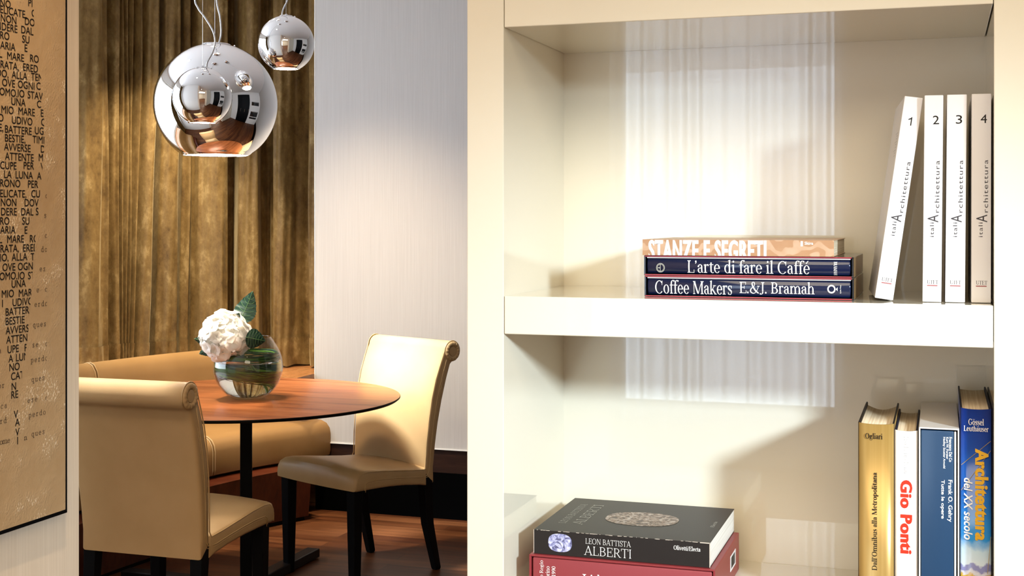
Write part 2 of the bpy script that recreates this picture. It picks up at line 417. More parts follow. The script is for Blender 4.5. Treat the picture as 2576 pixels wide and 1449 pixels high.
# ------------------------------------------------------------------ window ledge, bench
path = catmull([(-2.865, 5.93, 0), (-2.935, 5.75, 0), (-3.065, 5.49, 0), (-3.163, 5.19, 0), (-3.245, 4.75, 0), (-3.285, 4.3, 0), (-3.285, 3.8, 0), (-3.25, 3.35, 0)], 6)
def path_frames(P):
    out = []
    for i, p in enumerate(P):
        t_ = (P[min(i+1, len(P)-1)]-P[max(i-1, 0)]).normalized()
        out.append((p, Vector((t_.y, -t_.x, 0))*1.0, t_))        # t points to -Y; normal to the window side
    return out
def sweep(bm, P, prof, caps=True):
    fr = path_frames(P); rings = []
    for p, n, _ in fr:
        if n.x > 0: n = -n
        rings.append([bm.verts.new((p.x+n.x*d, p.y+n.y*d, z)) for d, z in prof])
    k = len(prof)
    for i in range(len(rings)-1):
        for j in range(k): bm.faces.new((rings[i][j], rings[i][(j+1) % k], rings[i+1][(j+1) % k], rings[i+1][j]))
    if caps: bm.faces.new(rings[0]); bm.faces.new(rings[-1][::-1])
    bmesh.ops.recalc_face_normals(bm, faces=bm.faces)
    return bm
def sub(a, b): return [p for p in path if a >= p.y >= b]
bench = empty('banquette', (-3.3, 4.6, 0), label='curved tan leather bench with wood base in the window corner', cat='bench')
bench_children = []
def bpart(o):
    o.parent = bench; o.matrix_parent_inverse = Matrix.Translation((3.3, -4.6, 0)); return o
SEAT = [(0.03, 0.268), (0.006, 0.278), (0.0, 0.30), (0.0, 0.385), (0.006, 0.412), (0.022, 0.435), (0.05, 0.449), (0.09, 0.453), (0.30, 0.448), (0.41, 0.445), (0.41, 0.268)]
BACK = [(0.375, 0.44), (0.385, 0.60), (0.393, 0.715), (0.403, 0.762), (0.422, 0.790), (0.446, 0.800), (0.472, 0.793), (0.490, 0.772), (0.497, 0.74), (0.50, 0.44)]
YS, YB = 5.235, 4.93
cut = [p for p in path]
def split(ylist):
    segs = []; prev = 1e9
    for y in ylist+[-1e9]:
        seg = [p for p in path if prev >= p.y >= y]; segs.append(seg); prev = y
    return segs
def lerp_at(y):
    for a, b in zip(path, path[1:]):
        if a.y >= y >= b.y: return a.lerp(b, (a.y-y)/(a.y-b.y))
def between(y1, y0):
    return [lerp_at(y1)]+[p for p in path if y1-0.01 > p.y > y0+0.01]+[lerp_at(y0)]
def pull(P, e=0.004): return P
for a, b in ((5.883, YS), (YS-0.004, 3.4)):
    bpart(obj('seat', sweep(bmesh.new(), between(a, b), SEAT), M['bench_leather'], None, 35))
for a, b in ((5.56, YB), (YB-0.004, 3.4)):
    bpart(obj('backrest', sweep(bmesh.new(), between(a, b), BACK), M['bench_leather'], None, 35))
def seamline(y, prof, dx):
    p = lerp_at(y); q = lerp_at(y-0.05); t_ = (q-p).normalized(); n = Vector((t_.y, -t_.x, 0))
    if n.x > 0: n = -n
    return [(p.x+n.x*(d-0.001 if d < 0.1 or d < 0.45 else d)+t_.x*dx, p.y+n.y*(d-0.001)+t_.y*dx, z+0.0012) for d, z in prof]
bm = bmesh.new()
for dx in (-0.006, 0.009): tube(bm, seamline(YS, SEAT[1:-2], dx), 0.0022, 6)
bpart(obj('piping', bm, M['seam'], None, 60))
bm = bmesh.new()
for dx in (-0.006, 0.009): tube(bm, seamline(YB, BACK[0:7], dx), 0.0022, 6)
bpart(obj('piping', bm, M['piping'], None, 60))
bpart(obj('base', sweep(bmesh.new(), between(5.70, 3.4), [(-0.075, 0.02), (-0.105, 0.262), (0.36, 0.262), (0.36, 0.02)]), M['red_wood']))
bpart(obj('toe_kick', sweep(bmesh.new(), between(5.69, 3.41), [(-0.06, 0.0), (-0.06, 0.02), (0.35, 0.02), (0.35, 0.0)]), M['black']))

rear = []
for p, n, _ in path_frames(between(5.55, 3.35)):
    if n.x > 0: n = -n
    rear.append((p.x+n.x*0.506, p.y+n.y*0.506))
poly = [(-2.972, 5.884), (-2.972, 5.70), (-3.335, 5.70)]+rear+[(-4.195, 3.3), (-4.195, 6.395), (-2.94, 6.395), (-2.94, 6.03), (-2.972, 6.03)]
bm = prism(bmesh.new(), poly, 0.655, 0.677)
led = obj('window_ledge', bm, M['ledge_wood']); prop(led, 'brown wooden window ledge behind the bench, under the velvet curtains', 'window ledge')
poly2 = [(-3.40, 5.95), (-3.43, 5.78)]+[(x-0.005, y) for x, y in rear]+[(-4.19, 3.3), (-4.19, 6.39), (-2.95, 6.39), (-2.95, 6.03), (-3.40, 6.03)]
obj('ledge_end', box(-3.335, -2.975, 5.862, 5.884, 0.457, 0.655), M['ledge_wood'], led)
o = obj('ledge_front', prism(bmesh.new(), poly2, 0.0, 0.655), M['ledge_wood'], led)

# ------------------------------------------------------------------ velvet curtains
BASE = [(-2.93, 6.19, 0), (-3.05, 6.175, 0), (-3.206, 6.15, 0), (-3.43, 6.055, 0), (-3.643, 5.90, 0), (-3.80, 5.70, 0), (-3.924, 5.453, 0), (-4.02, 5.20, 0), (-4.07, 4.95, 0)]
BU = [870, 815, 750, 625, 500, 375, 250, 125, 20]
bsm = catmull(BASE, 12); bu = []
for i in range(len(BU)-1): bu += [BU[i]+(BU[i+1]-BU[i])*k/12 for k in range(12)]
bu.append(BU[-1])
def base_at(u):
    for i in range(len(bu)-1):
        if bu[i] >= u >= bu[i+1]:
            f = (bu[i]-u)/(bu[i]-bu[i+1]); p = bsm[i].lerp(bsm[i+1], f); t_ = (bsm[i+1]-bsm[i]).normalized()
            return p, Vector((-t_.y, t_.x, 0))
    return bsm[0 if u > bu[0] else -1], Vector((0.6, -0.8, 0))
FOLD_L = [(60, .02), (80, -.03), (104, .03), (128, .035), (140, -.03), (160, .0), (180, .03), (197, .045), (228, .05), (248, .030), (256, .035), (260, -.035), (272, -.02), (284, .012), (291, .018), (295, -.012), (304, .014), (308, -.014), (318, .012), (321, -.014), (329, .012), (333, -.018), (347, .02), (352, -.012), (368, .028), (384, .036), (388, .03), (390, -.02)]
FOLD_R = [(394, -.065), (401, -.06), (408, .02), (425, .036), (445, .034), (449, -.05), (456, -.045), (461, .006), (477, .016), (482, -.045), (489, -.02), (503, .012), (524, .032), (550, .045), (568, .036), (572, -.065), (585, -.075), (598, .008), (622, .036), (645, .032), (651, -.045), (664, -.07), (679, -.045), (686, .036), (708, .045), (731, .028), (748, .0), (768, -.026), (775, -.03), (779, .032), (800, .036), (830, .0), (850, .02)]
def drape(name, folds, label, zt=2.80, zb=0.680):
    P = [Vector((u, d, 0)) for u, d in folds]; U = []
    for (u0, d0), (u1, d1) in zip(folds, folds[1:]):
        for k in range(5):
            f = k/5; g = f*f*(3-2*f); U.append((u0+(u1-u0)*f, d0+(d1-d0)*g))
    U.append(folds[-1])
    nz = 26
    def mesh(za, zb_, nz, push, flare0=1.0):
        bm = bmesh.new(); rows = []
        for j in range(nz+1):
            z = za+(zb_-za)*j/nz; t_ = (2.2-z)/1.5
            row = []
            for i, (u, d) in enumerate(U):
                lean = -34*max(0, min(1.3, t_))*math.exp(-((u-392)/58.0)**2)+8*math.sin(u*.05)*max(0, t_-0.4)
                p, n = base_at(u+lean)
                wob = 0.006*math.sin(u*.11+z*3.1)+0.004*math.sin(u*.31-z*5.0)
                dd = d*(1.55+0.16*max(0, t_))+wob
                if z < 0.83: dd += 0.010*math.sin(u*.21+z*17)*(0.83-z)/0.15
                q = p+n*(dd+push); zz = z
                if j == nz and push > 0: zz = z+0.004+0.006*(0.5+0.5*math.sin(u*.16+1.3))
                row.append(bm.verts.new((q.x, q.y, zz)))
            rows.append(row)
        for j in range(nz):
            for i in range(len(U)-1): bm.faces.new((rows[j][i], rows[j][i+1], rows[j+1][i+1], rows[j+1][i]))
        return bm
    root = obj(name, mesh(zt, 0.831, nz, 0.0), M['velvet'], None, 70)
    prop(root, label, 'curtain', 'gold velvet curtains')
    obj('hem', mesh(0.832, zb, 6, 0.007), M['velvet'], root, 70)
    return root
drape('velvet_curtain', FOLD_L, 'gold velvet curtain panel on the left, with many narrow folds')
drape('velvet_curtain', FOLD_R, 'gold velvet curtain panel on the right, wide folds behind the chrome pendants')
# a second gathered pair at the other side of the dining window
pts2 = []; u = 0.0
while u < 1.0:
    pts2.append((-4.06+0.035*math.sin(u*40), 2.66+0.48*u)); u += 0.012
cv = obj('velvet_curtain', drape_sheet(bmesh.new(), pts2, 0.02, 2.8, 2), M['velvet'], None, 70)
prop(cv, 'gathered gold velvet curtain on the near side of the dining window', 'curtain', 'gold velvet curtains')
# ------------------------------------------------------------------ round table
tb = empty('dining_table', (-2.560, 4.488, 0), label='round walnut pedestal table with a thin black edge', cat='table')
R_ = 0.597
obj('tabletop', lathe(bmesh.new(), [(0.0005, 0.760), (R_-0.004, 0.760), (R_-0.0015, 0.7592)], 160), M['table_wood'], tb, 40)
obj('table_edge', lathe(bmesh.new(), [(R_-0.0015, 0.7592), (R_, 0.757), (R_, 0.7535), (R_-0.008, 0.747), (0.30, 0.742), (0.0005, 0.742)], 160), M['black'], tb, 40)
bm = bmesh.new()
rotz = math.radians(92)
abox(bm, -0.0225, 0.0225, -0.0225, 0.0225, 0.04, 0.742, 0.003)
bmesh.ops.rotate(bm, verts=bm.verts, cent=(0, 0, 0), matrix=Matrix.Rotation(rotz*0.3, 3, 'Z'))
obj('column', bm, M['black'], tb)
for k in range(2):
    bm = box(-0.555, 0.555, -0.03, 0.03, 0.005, 0.042, 0.004)
    bmesh.ops.rotate(bm, verts=bm.verts, cent=(0, 0, 0), matrix=Matrix.Rotation(rotz+k*PI/2+math.radians(-3), 3, 'Z'))
    obj('foot_bar', bm, M['table_base'], tb)

# ------------------------------------------------------------------ scroll-back chairs
def offset_poly(P, r):
    n = len(P); out = []
    for i in range(n):
        a, b, c = P[i-1], P[i], P[(i+1) % n]
        e1 = Vector((b[0]-a[0], b[1]-a[1])); e2 = Vector((c[0]-b[0], c[1]-b[1]))
        e1 = e1.normalized() if e1.length else Vector((1, 0)); e2 = e2.normalized() if e2.length else e1
        nn = Vector((-(e1.y+e2.y), e1.x+e2.x)); nn = nn.normalized() if nn.length > 1e-6 else Vector((0, 0))
        out.append((b[0]+nn.x*r, b[1]+nn.y*r))
    return out
def loft_side(bm, prof, halfw, r, crown=None, nu=9):
    """profile polygon (y,z), counter-clockwise seen from +x ... lofted over x with rounded side edges"""
    us = []
    for k in range(4): us.append((-1, r*math.sin(PI/2*k/3.0), r*(1-math.cos(PI/2*k/3.0))))
    stations = []                                            # (x offset from side, inset)
    st = [(0, r), (r*0.13, r*0.5), (r*0.5, r*0.134), (r, 0.0)]
    rings = []
    def ring(xf, inset):
        P = offset_poly(prof, inset) if inset else prof
        vs_ = []
        for i, (y, z) in enumerate(P):
            hw = halfw(prof[i][0], prof[i][1]); x = xf(hw); dz = crown(x/hw, prof[i][0], prof[i][1]) if crown else (0, 0)
            vs_.append(bm.verts.new((x, y+dz[0], z+dz[1])))
        rings.append(vs_)
    for d, ins in st: ring(lambda hw, d=d: -hw+d, ins)
    for k in range(1, nu): ring(lambda hw, k=k: (-hw+r)+(2*hw-2*r)*k/nu, 0)
    for d, ins in reversed(st): ring(lambda hw, d=d: hw-d, ins)
    n = len(prof)
    for a, b in zip(rings, rings[1:]):
        for i in range(n): bm.faces.new((a[i], a[(i+1) % n], b[(i+1) % n], b[i]))
    bm.faces.new(rings[0]); bm.faces.new(rings[-1][::-1])
    bmesh.ops.recalc_face_normals(bm, faces=bm.faces)
    return bm

SC, SZ, SR = -0.312, 0.900, 0.043                             # scroll centre and radius
def chair_profiles():
    front = [(-0.172, 0.400), (-0.173, 0.445), (-0.178, 0.53), (-0.187, 0.62), (-0.201, 0.71), (-0.222, 0.79), (-0.248, 0.855)]
    scroll = [(SC+SR*math.cos(a), SZ+SR*math.sin(a)) for a in [math.radians(t_) for t_ in range(5, 262, 16)]]
    back = [(-0.306, 0.846), (-0.287, 0.79), (-0.262, 0.70), (-0.243, 0.61), (-0.230, 0.52), (-0.222, 0.43), (-0.220, 0.365)]
    return front, scroll, back
def offset_line(P, d):
    out = []
    for i, p in enumerate(P):
        a, b = P[max(i-1, 0)], P[min(i+1, len(P)-1)]
        t_ = Vector((b[0]-a[0], b[1]-a[1])).normalized(); out.append((p[0]-t_.y*d, p[1]+t_.x*d))
    return out
def hw_back(y, z): return 0.224+0.016*max(0, min(1, (z-0.42)/0.5))
def hw_seat(y, z): return 0.226+0.020*max(0, min(1, (y+0.2)/0.42))
def make_chair(loc, rz, label):
    t = empty('dining_chair', loc, (0, 0, rz), label, 'chair', 'cream leather scroll-back dining chairs')
    fr, sc, bk = chair_profiles(); prof = fr+sc+bk
    def bcrown(u, y, z):
        return ((0.010*(1-u*u)*(1 if y > -0.21 or z > .6 else 0), 0) if z < 0.86 and (y, z) in fr else (0, 0))
    obj('backrest', loft_side(bmesh.new(), prof, hw_back, 0.012, bcrown), M['leather'], t, 40)
    top = [(-0.178, 0.432), (-0.10, 0.438), (0.0, 0.450), (0.08, 0.461), (0.15, 0.469), (0.185, 0.469), (0.208, 0.459), (0.220, 0.440)]
    bot = [(0.224, 0.415), (0.222, 0.397), (0.205, 0.394), (0.12, 0.392), (0.03, 0.388), (-0.06, 0.380), (-0.14, 0.368), (-0.178, 0.360)]
    prof2 = top+bot
    def scrown(u, y, z):
        return (0.012*(1-u*u) if y > 0.2 else 0, 0.016*(1-u**2) if (y, z) in top else 0)
    obj('seat', loft_side(bmesh.new(), prof2[::-1], hw_seat, 0.012, scrown), M['leather'], t, 40)
    for s in (-1, 1):
        bm = bmesh.new()
        # outer welt: over the scroll, down the front of the back and along the seat
        ln = [p for p in sc[::-1][3:]]+fr[::-1][:-1]
        ln = offset_line(ln, 0.001)
        def P3(y, z, ex, f): return (s*(f(y, z)-0.0035+ex), y, z)
        seat_ln = [(-0.165, 0.428), (-0.10, 0.434), (0.0, 0.447), (0.08, 0.458), (0.15, 0.464), (0.185, 0.461), (0.205, 0.448), (0.214, 0.425), (0.214, 0.398)]
        tube(bm, [P3(y, z, 0.0018, hw_back) for y, z in ln]+[P3(y, z, 0.0018, hw_seat) for y, z in seat_ln], 0.0022, 6)
        # inner welt of the side panel
        in1 = [(-0.278, 0.868), (-0.256, 0.80), (-0.231, 0.71), (-0.214, 0.62), (-0.203, 0.53), (-0.197, 0.45), (-0.192, 0.415), (-0.178, 0.400)]
        in2 = [(-0.14, 0.400), (-0.06, 0.411), (0.03, 0.421), (0.10, 0.426), (0.155, 0.426), (0.168, 0.419), (0.171, 0.395)]
        tube(bm, [P3(y, z, 0.0035, hw_back) for y, z in in1]+[P3(y, z, 0.0035, hw_seat) for y, z in in2], 0.0020, 6)
        tube(bm, [P3(y-0.006, z-0.006, 0.0032, hw_back) for y, z in in1[1:]]+[P3(y-0.004, z-0.007, 0.0032, hw_seat) for y, z in in2], 0.0013, 6)
        obj('piping', bm, M['piping'], t, 60)
        # ruched scroll disc
        bm = bmesh.new(); x0 = s*(hw_back(0, SZ)-0.001); nA = 60; rr = [0.0, 0.010, 0.0195, 0.021, 0.0225, 0.028, 0.036, 0.0405, 0.042]
        xx = [0.006, 0.0065, 0.0055, 0.002, 0.005, 0.0085, 0.0075, 0.004, 0.0]; rings = []
        for r, dx in zip(rr, xx):
            ring = []
            for k in range(nA):
                a = 2*PI*k/nA; pl = 0.0012*math.sin(a*15) if 0.022 < r < 0.041 else 0
                ring.append(bm.verts.new((x0+s*(dx+pl), SC+r*math.cos(a)*1.0, SZ+r*math.sin(a))))
            rings.append(ring)
        for a_, b_ in zip(rings, rings[1:]):
            for k in range(nA):
                if a_ is rings[0] and False: continue
                bm.faces.new((a_[k], a_[(k+1) % nA], b_[(k+1) % nA], b_[k]) if s > 0 else (a_[k], b_[k], b_[(k+1) % nA], a_[(k+1) % nA]))
        bmesh.ops.remove_doubles(bm, verts=bm.verts, dist=1e-6)
        obj('scroll_end', bm, M['leather'], t, 50)
    def leg(top_c, bot_c, ht, hb, mid=None):
        bm = bmesh.new(); pts = [(top_c, ht, 0.41), (mid or tuple((a+b)/2 for a, b in zip(top_c, bot_c)), (ht*0.55+hb*0.45), 0.20), (bot_c, hb, 0.008)]
        pts = [((x, y), h, z) for ((x, y), h, z) in pts]; rings = []
        for (x, y), h, z in pts+[((bot_c[0], bot_c[1]), hb*0.8, 0.0)]:
            rings.append([bm.verts.new((x+a*h, y+b*h, z)) for a, b in ((-1, -1), (1, -1), (1, 1), (-1, 1))])
        for a, b in zip(rings, rings[1:]):
            for k in range(4): bm.faces.new((a[k], b[k], b[(k+1) % 4], a[(k+1) % 4]))
        bm.faces.new(rings[0]); bm.faces.new(rings[-1][::-1]); bmesh.ops.recalc_face_normals(bm, faces=bm.faces)
        bmesh.ops.bevel(bm, geom=[e for e in bm.edges], offset=0.002, segments=1, affect='EDGES')
        obj('leg', bm, M['black'], t)
    for s in (-1, 1):
        leg((s*0.205, 0.190), (s*0.205, 0.190), 0.0235, 0.0165)
        leg((s*0.200, -0.190), (s*0.204, -0.252), 0.0230, 0.0150, (s*0.201, -0.205))
    return t
make_chair((-2.453, 3.848, 0), 0.0, 'cream leather dining chair seen from behind, back to the room')
make_chair((-2.273, 4.886, 0), math.radians(155.7), 'cream leather dining chair facing the room beside the grey back wall')

# ------------------------------------------------------------------ pendants
def pendant(c, R, cut, label, cord, wire_x, lamp_z=-0.02):
    t = empty('pendant_lamp', c, label=label, cat='pendant lamp', group='chrome globe pendants')
    n = 48; a0 = math.asin(0.20); prof = []
    a1 = PI-math.asin(cut)
    for k in range(n+1):
        a = a0+(a1-a0)*k/n; prof.append((R*math.sin(a), R*math.cos(a)))
    zb = R*math.cos(a1)
    prof += [(R*cut-0.002, zb-0.004), (R*cut-0.006, zb-0.003)]
    inner = [(R*0.985*math.sin(a), R*0.985*math.cos(a)) for a in [a1-(a1-a0)*k/20 for k in range(21)]]
    obj('mirror_globe', lathe(bmesh.new(), prof+inner, 128), M['mirror'], t, 50)
    obj('diffuser', lathe(bmesh.new(), [(0.0005, zb+0.002), (R*cut-0.006, zb+0.002)], 64), M['diffuser'], t)
    zt = R*math.cos(a0)
    obj('cap', lathe(bmesh.new(), [(R*0.24, zt-0.006), (R*0.245, zt-0.001), (R*0.23, zt+0.002), (0.006, zt+0.003), (0.004, zt+0.008), (0.0005, zt+0.009)], 48), M['chrome'], t, 40)
    top = CZ-c[2]
    pts = catmull([Vector((dx, dy, dz)) for dx, dy, dz in cord], 8)
    obj('cord', tube(bmesh.new(), pts, 0.0031 if R > 0.2 else 0.0029, 8), M['cord'], t, 60)
    obj('suspension_wire', tube(bmesh.new(), [(wire_x, 0, zt+0.006), (wire_x, 0, top)], 0.0007, 6), M['wire'], t)
    obj('ceiling_rose', lathe(bmesh.new(), [(0.0005, top-0.025), (0.05, top-0.025), (0.055, top-0.02), (0.055, top)], 40), M['chrome'], t, 40)
    for k in range(3):
        a = 2*PI*k/3+0.5
        obj('screw', lathe(bmesh.new(), [(0.0005, 0.004), (0.003, 0.0035), (0.0035, 0)], 12, (R*0.30*math.cos(a), R*0.30*math.sin(a), R*0.958)), M['chrome'], t, 60)
    return t
pendant((-2.544, 4.238, 1.875), 0.2245, 0.556, 'large chrome globe pendant, biggest of the three', [(0.012, 0, 0.222), (0.022, 0.0, 0.26), (0.018, 0, 0.32), (0.004, 0, 0.385), (0.01, 0, 0.50), (0.0, 0, 0.975)], -0.004)
pendant((-2.376, 3.872, 1.865), 0.0990, 0.50, 'small chrome globe pendant hanging in front of the large one', [(0.016, 0, 0.099), (0.020, 0, 0.118), (0.040, 0, 0.150), (0.049, 0, 0.185), (0.040, 0, 0.222), (0.008, 0, 0.270), (-0.016, 0, 0.30), (-0.03, 0, 0.345), (-0.02, 0, 0.5), (0.0, 0, 0.985)], 0.001)
pendant((-2.202, 4.140, 2.071), 0.0993, 0.50, 'small chrome globe pendant hanging highest, at the right of the three', [(-0.016, 0, 0.097), (-0.014, 0, 0.116), (-0.005, 0, 0.135), (0.006, 0, 0.158), (0.008, 0, 0.22), (0.0, 0, 0.775)], 0.0)

# ------------------------------------------------------------------ vase with hydrangea
VC = (-2.597, 4.568, 0.7402)
VN, VS = Vector((-2.536, 4.461, 0.7602)), 0.977            # where the vase stands, size factor
vprof = [(0.055, 0.0), (0.066, 0.004), (0.084, 0.016), (0.104, 0.036), (0.121, 0.062), (0.132, 0.092), (0.1358, 0.120), (0.133, 0.150), (0.125, 0.178), (0.112, 0.204), (0.098, 0.226), (0.089, 0.240)]
vs2 = [(p.x, p.y) for p in catmull([Vector((a, b, 0)) for a, b in vprof], 4)]
inn = [(r-0.003, z+(0.006 if z < 0.02 else 0)) for r, z in vs2]
vase = empty('glass_vase', VN, label='clear round glass vase holding coiled grass and a hydrangea', cat='vase'); vase.scale = (VS,)*3
bm = lathe(bmesh.new(), [(0.0005, 0.0)]+vs2+[(0.0885, 0.2415)]+inn[::-1]+[(0.0005, 0.007)], 72)
obj('bowl', bm, M['vase_glass'], vase, 40)
wp = [(r-0.0006, z+0.0006) for r, z in inn if z < 0.150]
bm = lathe(bmesh.new(), [(0.0005, 0.0076)]+wp+[(0.0005, wp[-1][1])], 72)
bmesh.ops.remove_doubles(bm, verts=bm.verts, dist=0.0012); bmesh.ops.recalc_face_normals(bm, faces=bm.faces)
obj('water', bm, M['water'], vase, 40)

def vr(z):
    for (r0, z0), (r1, z1) in zip(inn, inn[1:]):
        if z0 <= z <= z1: return r0+(r1-r0)*(z-z0)/(z1-z0+1e-9)
    return inn[-1][0] if z > inn[-1][1] else inn[0][0]
bm = bmesh.new(); rg = random.Random(11)
for k in range(150):
    upper = k % 3 == 0
    zc = rg.uniform(0.156, 0.182) if upper else rg.uniform(0.082, 0.120)
    tilt = rg.uniform(0.0, 0.06) if upper else rg.uniform(0.10, 0.20)
    dirn = math.radians(rg.uniform(-22, 22)+ (198 if not upper else 150)); a0 = rg.uniform(0, 2*PI); span = rg.uniform(2.2, 4.6); w = rg.uniform(0.0012, 0.0022)
    gap = rg.uniform(0.003, 0.022)
    L = []; n = 36
    for i in range(n+1):
        a = a0+span*i/n; z = zc+tilt*0.135*math.cos(a-dirn)+0.003*math.sin(3*a+k); z = max(0.03, min(0.215, z)); r = vr(z)-gap
        L.append((Vector((VC[0]+r*math.cos(a), VC[1]+r*math.sin(a), VC[2]+z)), w*min(1, 4*min(i, n-i)/n+0.15)))
    lo = [bm.verts.new(p+Vector((0, 0, -ww))) for p, ww in L]; hi = [bm.verts.new(p+Vector((0, 0, ww))+Vector((0.0004, 0, 0))) for p, ww in L]
    for i in range(n): bm.faces.new((lo[i], lo[i+1], hi[i+1], hi[i]))
for v in bm.verts: v.co -= Vector(VC)
gr = obj('grass_coil', bm, M['grass'], None, 80); gr.location = VN; gr.scale = (VS,)*3; prop(gr, 'dark green grass blades coiled inside the round glass vase', 'grass', kind='stuff')

hyd = empty('hydrangea', VN+(Vector((-2.60, 4.55, 0.755))-Vector(VC))*VS, label='white hydrangea bloom with green leaves standing in the glass vase', cat='flower'); hyd.scale = (VS,)*3
def rel(p): return Vector(p)-Vector((-2.60, 4.55, 0.755))
BC = Vector((-2.648, 4.478, 0.990))
bm = bmesh.new(); rg = random.Random(5)
NB = 120
for i in range(NB):
    z = 1-2*(i+0.5)/NB; rr = math.sqrt(1-z*z); a = i*2.39996
    d = Vector((rr*math.cos(a), rr*math.sin(a), z))
    if d.z < -0.97: continue
    lump = 1.0+0.10*math.sin(5*d.x+2)+0.10*math.sin(7*d.z+d.x*4)+0.05*math.sin(11*d.x-9*d.z+3*d.y)+rg.uniform(-0.06, 0.08)
    c = BC+Vector((d.x*0.086, d.y*0.082, d.z*0.078))*lump
    n = (d+Vector((rg.uniform(-.35, .35), rg.uniform(-.35, .35), rg.uniform(-.2, .35)))).normalized()
    e1 = n.cross(Vector((rg.uniform(-1, 1), rg.uniform(-1, 1), rg.uniform(-1, 1)))).normalized(); e2 = n.cross(e1)
    s = rg.uniform(0.024, 0.033)
    for k in range(4):
        b = PI/2*k; u = e1*math.cos(b)+e2*math.sin(b); v = -e1*math.sin(b)+e2*math.cos(b); g = []
        for r_, w_, h_ in ((0.04, 0.08, 0.0), (0.30, 0.46, 0.16), (0.62, 0.66, 0.26), (0.90, 0.50, 0.22), (1.02, 0.12, 0.12)):
            g.append([bm.verts.new(c+(u*r_+v*(w_*m)+n*(h_+0.10*abs(m)*w_+rg.uniform(-.03, .03)))*s) for m in (-1, -0.5, 0, 0.5, 1)])
        for A, B in zip(g, g[1:]):
            for q in range(4): bm.faces.new((A[q], A[q+1], B[q+1], B[q]))
for v in bm.verts: v.co -= Vector((-2.60, 4.55, 0.755))
obj('bloom', bm, M['petal'], hyd, 80)
bm = bmesh.new()
tube(bm, catmull([rel((-2.655, 4.50, 0.95)), rel((-2.615, 4.53, 0.93)), rel((-2.585, 4.55, 0.88)), rel((-2.55, 4.59, 0.80)), rel((-2.545, 4.60, 0.765))], 6), 0.0045, 8)
tube(bm, catmull([rel((-2.60, 4.545, 0.915)), rel((-2.575, 4.56, 0.955)), rel((-2.60, 4.56, 1.03))], 5), 0.003, 8)
obj('stem', bm, M['stem'], hyd, 60)
def leaf(base, tip, side, width, curl, fold):
    base, tip = Vector(base), Vector(tip); ax = tip-base; L = ax.length; ax.normalize(); sd = Vector(side); sd = (sd-ax*sd.dot(ax)).normalized(); nn = ax.cross(sd)
    bm = bmesh.new(); rows = []; n = 26
    def wd(f): return width*(math.sin(PI*min(1, f**0.72))**0.85)*(1-0.15*f)
    def pt(f, m):
        w = wd(f)*(1+(0.06 if int(f*n) % 2 else -0.02)*(abs(m) > 0.95))
        return base+ax*(L*f)+sd*(w*m)+nn*(fold*abs(m)*w+curl*L*math.sin(PI*f)*0.3+0.0015*math.sin(f*40)*abs(m))
    for i in range(n+1):
        f = i/n; rows.append([bm.verts.new(rel(pt(f, m))) for m in (-1, -0.66, -0.33, 0, 0.33, 0.66, 1)])
    for A, B in zip(rows, rows[1:]):
        for q in range(6): bm.faces.new((A[q], A[q+1], B[q+1], B[q]))
    o = obj('leaf', bm, M['leaf'], hyd, 80)
    bm = bmesh.new(); off = nn*0.0006
    for sgn in (1, -1):
        tube(bm, [rel(pt(f/12, 0)+off*sgn) for f in range(13)], 0.0007, 5)
        for k in range(1, 7):
            f = k/8.0
            for m in (-1, 1): tube(bm, [rel(pt(min(1, f+0.13*q*q), m*0.88*q)+off*sgn) for q in (0, 0.3, 0.6, 0.9)], 0.00045, 4)
    ob = obj('veins', bm, M['leaf_vein'], o, 60)
leaf((-2.6073, 4.5113, 1.0406), (-2.5746, 4.5651, 1.1627), (0.95, 0.3, -0.05), 0.046, 0.25, 0.22)
leaf((-2.5393, 4.4474, 0.9921), (-2.4817, 4.4986, 0.9739), (0.0, 0.1, 1.0), 0.04, 0.25, -0.18)
leaf((-2.6761, 4.4348, 0.9678), (-2.756, 4.4301, 0.9813), (0.0, 0.1, 1.0), 0.026, 0.3, 0.2)
leaf((-2.6796, 4.4552, 0.9535), (-2.7549, 4.4628, 0.9194), (0.1, 0.1, 1.0), 0.03, 0.3, 0.2)
